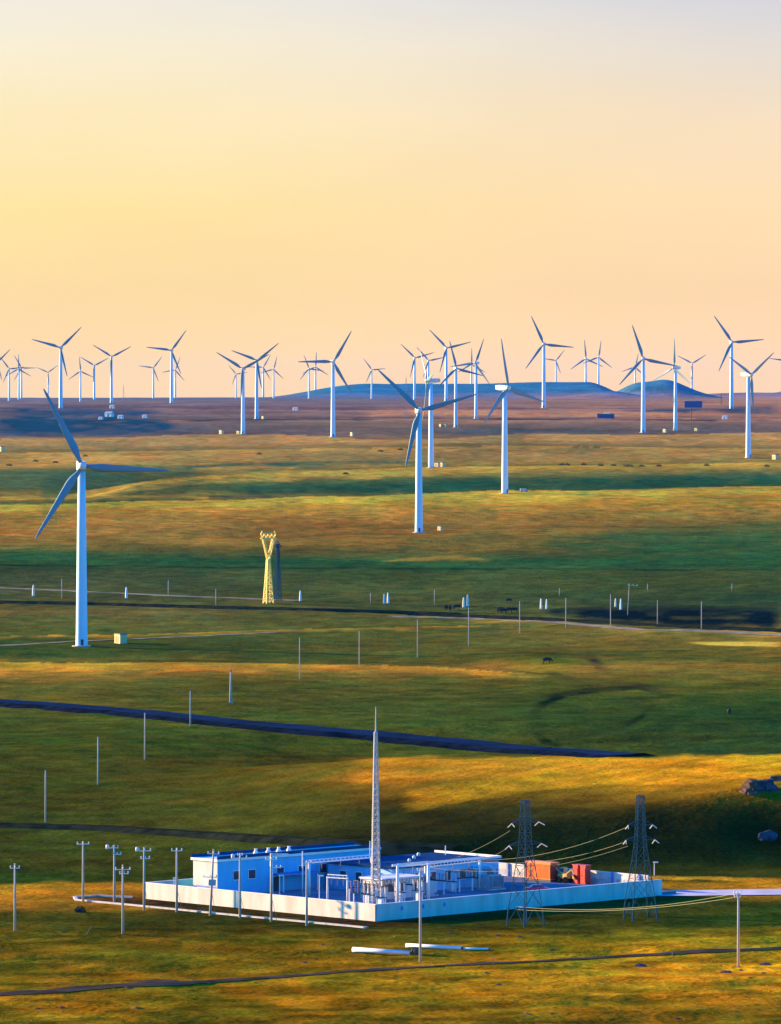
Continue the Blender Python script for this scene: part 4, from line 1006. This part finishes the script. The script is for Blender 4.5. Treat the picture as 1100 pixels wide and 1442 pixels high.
# lightning mast
q = C(*P(524, 1272), YZ); ms = empty('lightning_mast', q, R(10), 'tall tapering lattice lightning mast rising from the middle of the substation', 'mast'); hm = 240 * q.y / F
b = MB(); lattice_body(b, hm, 1.45, .42, hm * .5, .13, .95); b.build('lattice', M['masty'] if 'masty' in M else M['kerb'], ms)
MB().bar((0, 0, hm - .3), (0, 0, hm + 36 * q.y / F), .16, .05, n=8).build('spike', M['kerb'], ms); MB().box((0, 0, .1), (2.2, 2.2, .35)).build('footing', M['concrete'], ms)

# container, red cabinets, yellow loader, red car
q = C(30.5, 70.6, YZ); ct = empty('shipping_container', q, RZ, 'orange ribbed container standing against the far wall of the yard', 'container')
cb = MB(); cb.box((0, 0, 2.0), (6.6, 2.3, 3.1)); bd = cb.build('body', M['orange'], ct, bevel=.03)
rb = MB()
for i in range(22): rb.box((-3.1 + i * .295, 1.17, 1.9), (.14, .06, 2.5))
rb.build('ribbing', M['orange'], bd)
dr = MB(); dr.box((-3.33, .55, 1.9), (.06, 1.0, 2.6)).box((-3.33, -.55, 1.9), (.06, 1.0, 2.6)); dr.build('door', M['red'], bd)
MB().box((0, 0, .25), (6.4, 2.1, .4)).build('skid', M['dark'], ct); MB().box((2.9 - 1.2, 1.22, 1.9), (.1, .05, 2.9)).build('seam', M['dark'], bd)
for u, lab in ((22.3, 'left one of two red upright cabinets by the far wall'), (20.4, 'right one of two red upright cabinets by the far wall')):
    g = empty('fire_cabinet', C(u, 71.5, YZ), RZ, lab, 'cabinet', 'red fire cabinets')
    MB().box((0, 0, 1.7), (1.35, 1.3, 3.3)).build('body', M['red'], g, bevel=.08); MB().box((0, .67, 1.6), (1.0, .05, 2.6)).build('door', M['red'], g); MB().box((.3, .72, 1.6), (.08, .06, .3)).build('handle', M['dark'], g)
    MB().box((0, 0, 3.42), (1.6, 1.55, .12)).build('roof', M['red'], g)
g = empty('wheel_loader', C(25.2, 71.0, YZ), RZ + .1, 'small yellow loader with raised arm between the container and red cabinets', 'loader')
MB().box((0, 0, 1.25), (2.2, 1.3, .9)).build('body', M['yellow'], g, bevel=.08)
cb_ = MB().box((.2, 0, 2.25), (1.1, 1.15, 1.1), top=.85).build('cab', M['yellow'], g, bevel=.05); MB().box((.2, .56, 2.3), (.75, .08, .6)).build('cab_window', M['glass'], cb_)
MB().bar((-.6, .4, 1.6), (-2.0, .4, 2.5), .14).bar((-.6, -.4, 1.6), (-2.0, -.4, 2.5), .14).bar((-2.0, .4, 2.5), (-2.6, .4, 1.5), .12).bar((-2.0, -.4, 2.5), (-2.6, -.4, 1.5), .12).build('arm', M['yellow'], g)
MB().add([(-3.1, -.9, 1.0), (-3.1, .9, 1.0), (-2.5, -.9, .9), (-2.5, .9, .9), (-2.45, -.9, 1.7), (-2.45, .9, 1.7)], [(0, 2, 3, 1), (2, 4, 5, 3), (0, 4, 2), (1, 3, 5)]).build('bucket', M['yellow'], g)
MB().bar((.9, 0, 1.6), (1.9, 0, 2.6), .12).bar((1.9, 0, 2.6), (2.3, 0, 1.3), .1).build('rear_boom', M['yellow'], g)
for x in (-.8, .8):
    for y in (-.75, .75):
        w_ = MB().lathe([(.5, -.16), (.58, -.1), (.58, .1), (.5, .16)], n=16, axis='y').build('wheel', M['rubber'], g); w_.location = (x, y, .58)
q = C(14.2, 52.8, YZ); g = empty('car', q, R(7), 'crimson saloon car parked in the yard behind the front wall', 'car')
ys = [-.82, .82]; prof = [(-2.2, .45), (-2.25, .75), (-2.1, .98), (-1.3, 1.05), (-.75, 1.48), (.75, 1.50), (1.35, 1.02), (2.1, .92), (2.25, .65), (2.2, .42)]
b = MB(); b.add([(x, y * (1 if z < 1.1 else .8), z) for y in ys for x, z in prof], [tuple(range(10))[::-1], tuple(range(10, 20))] + [(i, (i + 1) % 10, 10 + (i + 1) % 10, 10 + i) for i in range(10)]); bdy = b.build('body', M['crimson'], g, bevel=.05)
MB().add([(-.95, -.80, 1.1), (1.1, -.80, 1.1), (.68, -.70, 1.42), (-.68, -.70, 1.42)], [(0, 1, 2, 3)]).add([(-.95, .80, 1.1), (1.1, .80, 1.1), (.68, .70, 1.42), (-.68, .70, 1.42)], [(3, 2, 1, 0)]).build('side_window', M['glass'], bdy)
for x in (-1.4, 1.4):
    for y in (-.8, .8):
        w_ = MB().lathe([(.26, -.12), (.34, -.08), (.34, .08), (.26, .12)], n=18, axis='y').build('wheel', M['rubber'], g); w_.location = (x, y, .34)
        MB().lathe([(.2, -.135), (.2, .135)], n=12, axis='y').build('rim', M['galv'], w_)
for y in (-.6, .6): MB().box((2.2, y, .75), (.1, .3, .14)).build('headlight', M['greyins'], g)

# ------------------------------------------------------------------ wires
def wire(name, a, b_, sag, lab, r=.028, n=16):
    m = MB(); a = Vector(a); b_ = Vector(b_); pts = []
    for i in range(n + 1):
        t = i / n; q = a.lerp(b_, t); q.z -= 4 * sag * t * (1 - t); pts.append(q)
    for p0, p1 in zip(pts, pts[1:]): m.bar(p0, p1, r, n=4)
    return tag(m.build(name, M['wire']), lab, 'power line', 'overhead wires')
def armpt(tp, rz, x, y, z): 
    p, h = tp; return Vector((p.x + x * math.cos(rz) - y * math.sin(rz), p.y + x * math.sin(rz) + y * math.cos(rz), p.z + z * h))
gp = C(*P(590, 1262), YZ + 5.2); gp2 = C(*P(664, 1252), YZ + 5.2); gp3 = C(*P(640, 1255), YZ + 5.2)
wire('power_wire', armpt(TL, R(40), -2.6, .9, .76), gp, .8, 'upper wire from the left lattice tower down to the hall gantry')
wire('power_wire', armpt(TL, R(40), -3.4, .9, .62), gp3, .7, 'lower wire from the left lattice tower down to the hall gantry')
wire('power_wire', armpt(TR, R(18), -2.3, .9, .74), gp2, 1.4, 'upper wire from the right lattice tower to the right gantry')
wire('power_wire', armpt(TR, R(18), -2.8, .9, .62), gp2 + Vector((-1.5, 0, -.1)), 1.6, 'middle wire from the right lattice tower to the right gantry')
wire('power_wire', armpt(TR, R(18), -2.6, -1.0, .60), gp + Vector((0, 0, -.1)), 2.2, 'longest wire from the right lattice tower to the hall gantry')
pa, ha = NP[1040]; pb, hb_ = NP[592]
tl = TL[0]
wire('power_wire', (pa.x - .8, pa.y, pa.z + ha * .99), (tl.x - 1.5, tl.y, tl.z + 3.2), 1.3, 'upper wire from the lower right pole to the left tower legs', .04)
wire('power_wire', (pa.x - .8, pa.y, pa.z + ha * .94), (tl.x - 1.5, tl.y, tl.z + 2.7), 1.0, 'lower wire from the lower right pole to the left tower legs', .04)
wire('power_wire', C(*P(430, 1262), YZ + 6.0), (q0 := C(*P(379, 1264), YZ + 7.4)), .3, 'short wire between the thick white post and the tall gantry')

# ------------------------------------------------------------------ foreground objects
def pipe(px0, r0, px1, r1, rad, lab):
    a = ray(px0, r0); c = ray(px1, r1); a.z += rad * .8; c.z += rad * .8
    g = empty('concrete_pole', (a + c) / 2, 0, lab, 'concrete pole', 'spare concrete poles lying in the grass'); o = (a + c) / 2
    MB().bar(a - o, c - o, rad, rad * .75, n=14, smooth=True).build('shaft', M['white'], g)
    d = (c - a).normalized(); MB().bar(c - o - d * .05, c - o + d * .25, rad * .6, n=12).build('end_cap', M['dark'], g)
    d2 = Vector((0, 1, 0))
    MB().bar(a - o + d * .5 - d2 * .6 - Vector((0, 0, rad)), a - o + d * .5 + d2 * .6 - Vector((0, 0, rad)), .12).build('sleeper', M['dark'], g)
pipe(497, 1341, 578, 1345, .42, 'thick white concrete pole lying in the grass, left of the tall slender pole')
pipe(572, 1334, 650, 1338, .36, 'thick white concrete pole lying behind the tall slender pole')
pipe(652, 1338, 688, 1338, .2, 'thin grey pole lying at the right end of the white ones')
p = ray(586, 1345); g = empty('cable_drum', p + Vector((0, 0, .6)), R(30), 'small dark cable drum at the end of the lying white pole', 'cable drum')
for s_ in (-1, 1): MB().lathe([(.62, s_ * .35 - .05), (.62, s_ * .35 + .05)], n=18, axis='y').build('flange', M['dark'], g)
MB().lathe([(.32, -.3), (.32, .3)], n=14, axis='y').build('drum_core', M['rubber'], g)

def rockmesh(sx_, sy_, sz_, seed, sub=3, layered=False):
    import bmesh
    bm = bmesh.new(); bmesh.ops.create_icosphere(bm, subdivisions=sub, radius=1)
    from mathutils import noise
    for v in bm.verts:
        k_ = 1 + .35 * noise.noise(v.co * 1.3 + Vector((seed, 0, 0))) + .18 * noise.noise(v.co * 3.1 + Vector((0, seed, 0)))
        v.co *= k_
        if layered: v.co.z = round(v.co.z * 4) / 4 * .75 + v.co.z * .25
        v.co.x *= sx_; v.co.y *= sy_; v.co.z *= sz_
    me = bpy.data.meshes.new('rock'); bm.to_mesh(me); bm.free(); return me
def rock(px, row, s, m, lab, name='rock', layered=False, seed=1, rz=0, grp=None, lift=0):
    p = ray(px, row); me = rockmesh(*s, seed, layered=layered); me.materials.append(M[m])
    o = bpy.data.objects.new(name, me); COL.objects.link(o); o.location = (p.x, p.y, p.z + lift); o.rotation_euler = (0, 0, rz); tag(o, lab, 'rock', grp); return o
def slabs(px, row, w, d, h, n, seed, m, lab, rz):
    p = ray(px, row); rnd = random.Random(seed); b = MB(); z = -.8
    for i in range(n):
        t = h / n * rnd.uniform(.8, 1.3); k_ = 1 - .45 * i / n
        for j in range(2): b.box((rnd.uniform(-.3, .3) * w + (j - .5) * w * .5 * k_, rnd.uniform(-.15, .15) * d, z + t / 2), (w * .62 * k_ * rnd.uniform(.8, 1.2), d * k_ * rnd.uniform(.8, 1.1), t * 1.04), rnd.uniform(-.3, .3), rnd.uniform(.82, .96))
        z += t
    o = b.build('rock_outcrop', M[m], bevel=.07); o.location = p; o.rotation_euler = (R(4), R(-5), rz); return tag(o, lab, 'rock')
slabs(1056, 1116, 3.6, 3.0, 3.0, 6, 2, 'rock', 'brown layered rock outcrop on the hill edge, left one', .5)
slabs(1075, 1114, 4.2, 3.0, 2.6, 5, 6, 'bluerock', 'darker rock outcrop in the shade just right of the brown layered one', .2)
slabs(1094, 1100, 4.0, 2.4, 1.8, 3, 8, 'rock', 'brown rock ledge on the hill crest at the right edge', -.1)
rock(1081, 1182, (1.9, 1.5, 1.2), 'bluerock', 'rounded bluish boulder in the shade at the foot of the hill', 'boulder', False, 11, .3, lift=.4)
rock(1078, 1359, (.9, .6, .4), 'rock', 'small brown stone in the golden grass at the lower right', 'rock', False, 14)
rock(1023, 1370, (1.0, .6, .35), 'rock', 'flat stone in the grass below the two-wire pole', 'rock', True, 17)
rock(902, 1361, (.9, .6, .4), 'bluerock', 'small grey stone beside the foreground track', 'rock', False, 19)
rs = random.Random(3); sp = rock(700, 1318, (.5, .4, .25), 'rock', 'small stones scattered over the foreground grass', 'stone', False, 31, 0, 'loose stones in the grass')
for i in range(26):
    o = sp.copy(); COL.objects.link(o); px_, row_ = rs.uniform(20, 1080), rs.uniform(1312, 1438); q_ = ray(px_, row_); o.location = q_; k_ = rs.uniform(.4, 1.0); o.scale = (k_ * rs.uniform(.7, 1.5), k_, k_); o.rotation_euler = (0, 0, rs.uniform(0, 3))
# short stakes
for px, t, b_, lean, lab in [(696, 1343, 1358, -12, 'short leaning wooden stake beside the foreground track'), (947, 1338, 1347, 0, 'short upright stake beside the foreground track at right'), (121, 1302, 1317, 32, 'thin leaning stick in the grass at the lower left'), (98, 1354, 1362, 5, 'tiny stake in the grass at the far lower left')]:
    p = ray(px, b_); h = (b_ - t) * p.y / F; r = empty('wooden_stake', p, 0, lab, 'stake', 'stakes in the grass'); r.rotation_euler = (0, R(lean), 0)
    MB().bar((0, 0, -.3), (0, 0, h), .09, .06, n=6).build('shaft', M['dirt'], r)
# shrubs
def shrub(px, row, w, h, lab, grp=None):
    p = ray(px, row); g = empty('shrub', p, 0, lab, 'shrub', grp); rnd = random.Random(int(px)); b = MB()
    for _ in range(260):
        a = rnd.uniform(0, 6.28); rr = rnd.random() ** .5 * w; z = rnd.random() * h * (1 - (rr / w) ** 2 * .7); s_ = .12 + .1 * w * rnd.random()
        c = Vector((rr * math.cos(a), rr * math.sin(a), z)); u_ = Vector((rnd.gauss(0, 1), rnd.gauss(0, 1), rnd.gauss(0, 1))).normalized(); v_ = u_.orthogonal().normalized()
        b.add([c - u_ * s_, c + v_ * s_ * .6, c + u_ * s_, c - v_ * s_ * .6], [(0, 1, 2, 3)])
    b.build('foliage', M['bush'], g)
    t_ = MB()
    for _ in range(6): t_.bar((0, 0, -.2), (rnd.uniform(-.5, .5) * w, rnd.uniform(-.5, .5) * w, h * .6), .04, n=4)
    t_.build('stems', M['darkdirt'], g)
shrub(113, 1285, 1.0, 1.2, 'round dark shrub left of the kerb loop below the golden strip')
FS = [(791, 655), (799, 655.5), (822, 655), (846, 656), (864, 656), (885, 657), (904, 657), (928, 657), (995, 656), (1080, 657), (487, 668), (50, 650), (78, 652), (120, 643), (13, 656), (365, 640), (536, 636), (564, 634)]
for i, (px, row) in enumerate(FS):
    wh = (['leftmost', 'second from left', 'third from left', 'fourth from left', 'fifth from left', 'widest one', 'seventh from left', 'eighth from left', 'second from right', 'rightmost'][i] + ' on the pale ridge at right') if i < 10 else ['on the gold ridge left of the front centre turbine', 'at the left edge of the tan field', 'second from left in the tan field', 'just right above the largest turbine hub', 'lowest at the left of the tan field', 'in the brown field right of the crossed pair', 'left one of two near the front centre blades', 'right one of two near the front centre blades'][i - 10]
    shrub(px, row, 2.4 if i != 5 else 4.0, 1.9, 'tiny dark shrub ' + wh, 'distant shrubs')

# cattle
def make_cow():
    g = empty('cow', (0, 0, 0), cat='cow', group='dark cattle grazing in the plain')
    V = [(0, 0, 1.05), (.65, 0, 1.08), (-.6, 0, 1.1), (.95, 0, 1.15), (1.2, 0, .85), (1.45, 0, .5), (.62, .2, .7), (.62, -.2, .7), (-.68, .2, .72), (-.68, -.2, .72), (.64, .2, .35), (.64, -.2, .35), (-.78, .2, .38), (-.78, -.2, .38), (.62, .2, 0), (.62, -.2, 0), (-.72, .2, 0), (-.72, -.2, 0), (-.95, 0, 1.15), (-1.0, 0, .6)]
    E_ = [(0, 1), (0, 2), (1, 3), (3, 4), (4, 5), (1, 6), (1, 7), (2, 8), (2, 9), (6, 10), (7, 11), (8, 12), (9, 13), (10, 14), (11, 15), (12, 16), (13, 17), (2, 18), (18, 19)]
    rad = [.40, .36, .36, .24, .19, .10, .15, .15, .17, .17, .08, .08, .09, .09, .07, .07, .07, .07, .06, .03]
    me = bpy.data.meshes.new('body'); me.from_pydata(V, E_, []); o = bpy.data.objects.new('body', me); COL.objects.link(o)
    md = o.modifiers.new('s', 'SKIN'); sv = me.skin_vertices[0].data
    for i, r_ in enumerate(rad): sv[i].radius = (r_, r_)
    sv[0].use_root = True; o.modifiers.new('u', 'SUBSURF').levels = 1; o.modifiers['u'].render_levels = 1
    dg = bpy.context.evaluated_depsgraph_get(); m2 = bpy.data.meshes.new_from_object(o.evaluated_get(dg)); o.modifiers.clear(); o.data = m2
    m2.materials.clear(); m2.materials.append(M['hide']); o.parent = g
    MB().bar((1.22, .08, 1.02), (1.24, .3, 1.12), .05, .02, n=5).bar((1.22, -.08, 1.02), (1.24, -.3, 1.12), .05, .02, n=5).build('horns', M['greyins'], g)
    return reg(g)
CW = make_cow(); first = True
for px, row, s, rz, lab in [(628, 860, 1.7, 1.2, 'leftmost cow of the group left of the centre marker pair'), (634, 860, 1.7, 1.4, 'second cow from left in the group left of the centre marker pair'), (643, 859, 1.6, .3, 'cow grazing close to the centre marker pair'),
      (704, 863, 1.6, 0, 'leftmost cow of the right-hand herd'), (709, 864, 1.6, 2.9, 'second cow from left of the right-hand herd'), (717, 863, 1.6, .2, 'third cow of the right-hand herd, just left of a pole'), (724, 863, 1.7, 3.0, 'rightmost cow of the right-hand herd, closest to the pole'),
      (770, 935, 1.6, .3, 'dark horse-like cow alone in the olive field below the herd'), (1027, 1006, 1.3, 1.4, 'dark cow alone in the dark green field at right'), (716, 849, 1.3, .2, 'small cow standing behind the right-hand herd')]:
    p = ray(px, row)
    if first: CW.location = p; CW.rotation_euler = (0, 0, rz); CW.scale = (s,) * 3; CW['label'] = lab; first = False
    else: dup(CW, p, rz, lab, s)
# small blue-grey car by the right-of-centre turbine
p = ray(738, 692.5, 1700); g = empty('van', p, R(5), 'blue-grey van parked right of the tower with the left-turned hub', 'van')
b = MB(); prof = [(-2.5, .4), (-2.5, 1.9), (-2.2, 2.1), (1.2, 2.1), (1.8, 1.3), (2.5, 1.1), (2.55, .4)]
b.add([(x, y, z) for y in (-.95, .95) for x, z in prof], [tuple(range(7))[::-1], tuple(range(7, 14))] + [(i, (i + 1) % 7, 7 + (i + 1) % 7, 7 + i) for i in range(7)]); b.build('body', M['tgrey'], g, bevel=.06)
for x in (-1.6, 1.6):
    for y in (-.9, .9): w_ = MB().lathe([(.38, -.13), (.38, .13)], n=14, axis='y').build('wheel', M['rubber'], g); w_.location = (x, y, .38)

# ------------------------------------------------------------------ grass tufts of the foreground
def tufts():
    rng = np.random.RandomState(5); n = 24000
    D = 790 + 420 * rng.rand(n) ** 1.0; x = (rng.rand(n) * 1.16 - .08 - .5) * 1100 * D / F
    keep = inside(x, D) < .3; D = D[keep]; x = x[keep]
    cl = fbm(x / 14, D / 22, 61, 3); keep = cl + rng.rand(len(D)) * .5 > .18; D = D[keep]; x = x[keep]; n = len(D)
    z = H(x, D); s = .05 + .13 * rng.rand(n) ** 2; w = .3 + .9 * rng.rand(n) ** 2; a = rng.rand(n) * 6.28
    vs_ = []; fs = []; mi = []
    for i in range(n):
        k = i * 5
        ca, sa = math.cos(a[i]) * w[i] * .5, math.sin(a[i]) * w[i] * .5
        vs_ += [(x[i] + ca, D[i] + sa, z[i] - .1), (x[i] - sa, D[i] + ca, z[i] - .1), (x[i] - ca, D[i] - sa, z[i] - .1), (x[i] + sa, D[i] - ca, z[i] - .1), (x[i] + ca * .3, D[i], z[i] + s[i])]
        fs += [(k, k + 1, k + 4), (k + 1, k + 2, k + 4), (k + 2, k + 3, k + 4), (k + 3, k, k + 4)]; mi += [i % 3] * 4
    me = bpy.data.meshes.new('grass_tufts'); me.from_pydata(vs_, [], fs); me.update()
    px = CX + x * F / D; row = ROW0 + (PH - z) * F / D
    rgb = vegetation_shade(px, row, D) * (.75 + .5 * rng.rand(n)[:, None]) * np.array([1.1, 1.05, .9])
    rgb = np.repeat(rgb, 5, 0); at_ = me.color_attributes.new('veg_shade', 'FLOAT_COLOR', 'POINT'); at_.data.foreach_set('color', np.concatenate([rgb, np.ones((len(rgb), 1))], 1).ravel())
    tm = bpy.data.materials.new('grass_tuft_blades'); tm.use_nodes = True; nn_ = tm.node_tree.nodes; aa = nn_.new('ShaderNodeAttribute'); aa.attribute_name = 'veg_shade'
    nn_['Principled BSDF'].inputs['Roughness'].default_value = .95; nn_['Principled BSDF'].inputs['Specular IOR Level'].default_value = .05
    tm.node_tree.links.new(aa.outputs['Color'], nn_['Principled BSDF'].inputs['Base Color']); me.materials.append(matte(tm))
    o = bpy.data.objects.new('grass_tufts', me); COL.objects.link(o); tag(o, 'low tufts of straw and olive grass in the foreground', 'grass', kind='stuff')
tufts()

# ------------------------------------------------------------------ haze
hz = MB().box((0, 15500, 90), (19000, 32800, 250)).build('haze', bpy.data.materials.new('air_haze')); tag(hz, 'thin evening haze over the steppe', 'haze', kind='stuff')
hm_ = hz.data.materials[0]; hm_.use_nodes = True; n = hm_.node_tree.nodes; n.remove(n['Principled BSDF'])
pv = n.new('ShaderNodeVolumePrincipled'); pv.inputs['Color'].default_value = (.12, .44, .90, 1); pv.inputs['Density'].default_value = 5.5e-6; pv.inputs['Anisotropy'].default_value = 0
hm_.node_tree.links.new(pv.outputs[0], n['Material Output'].inputs['Volume'])
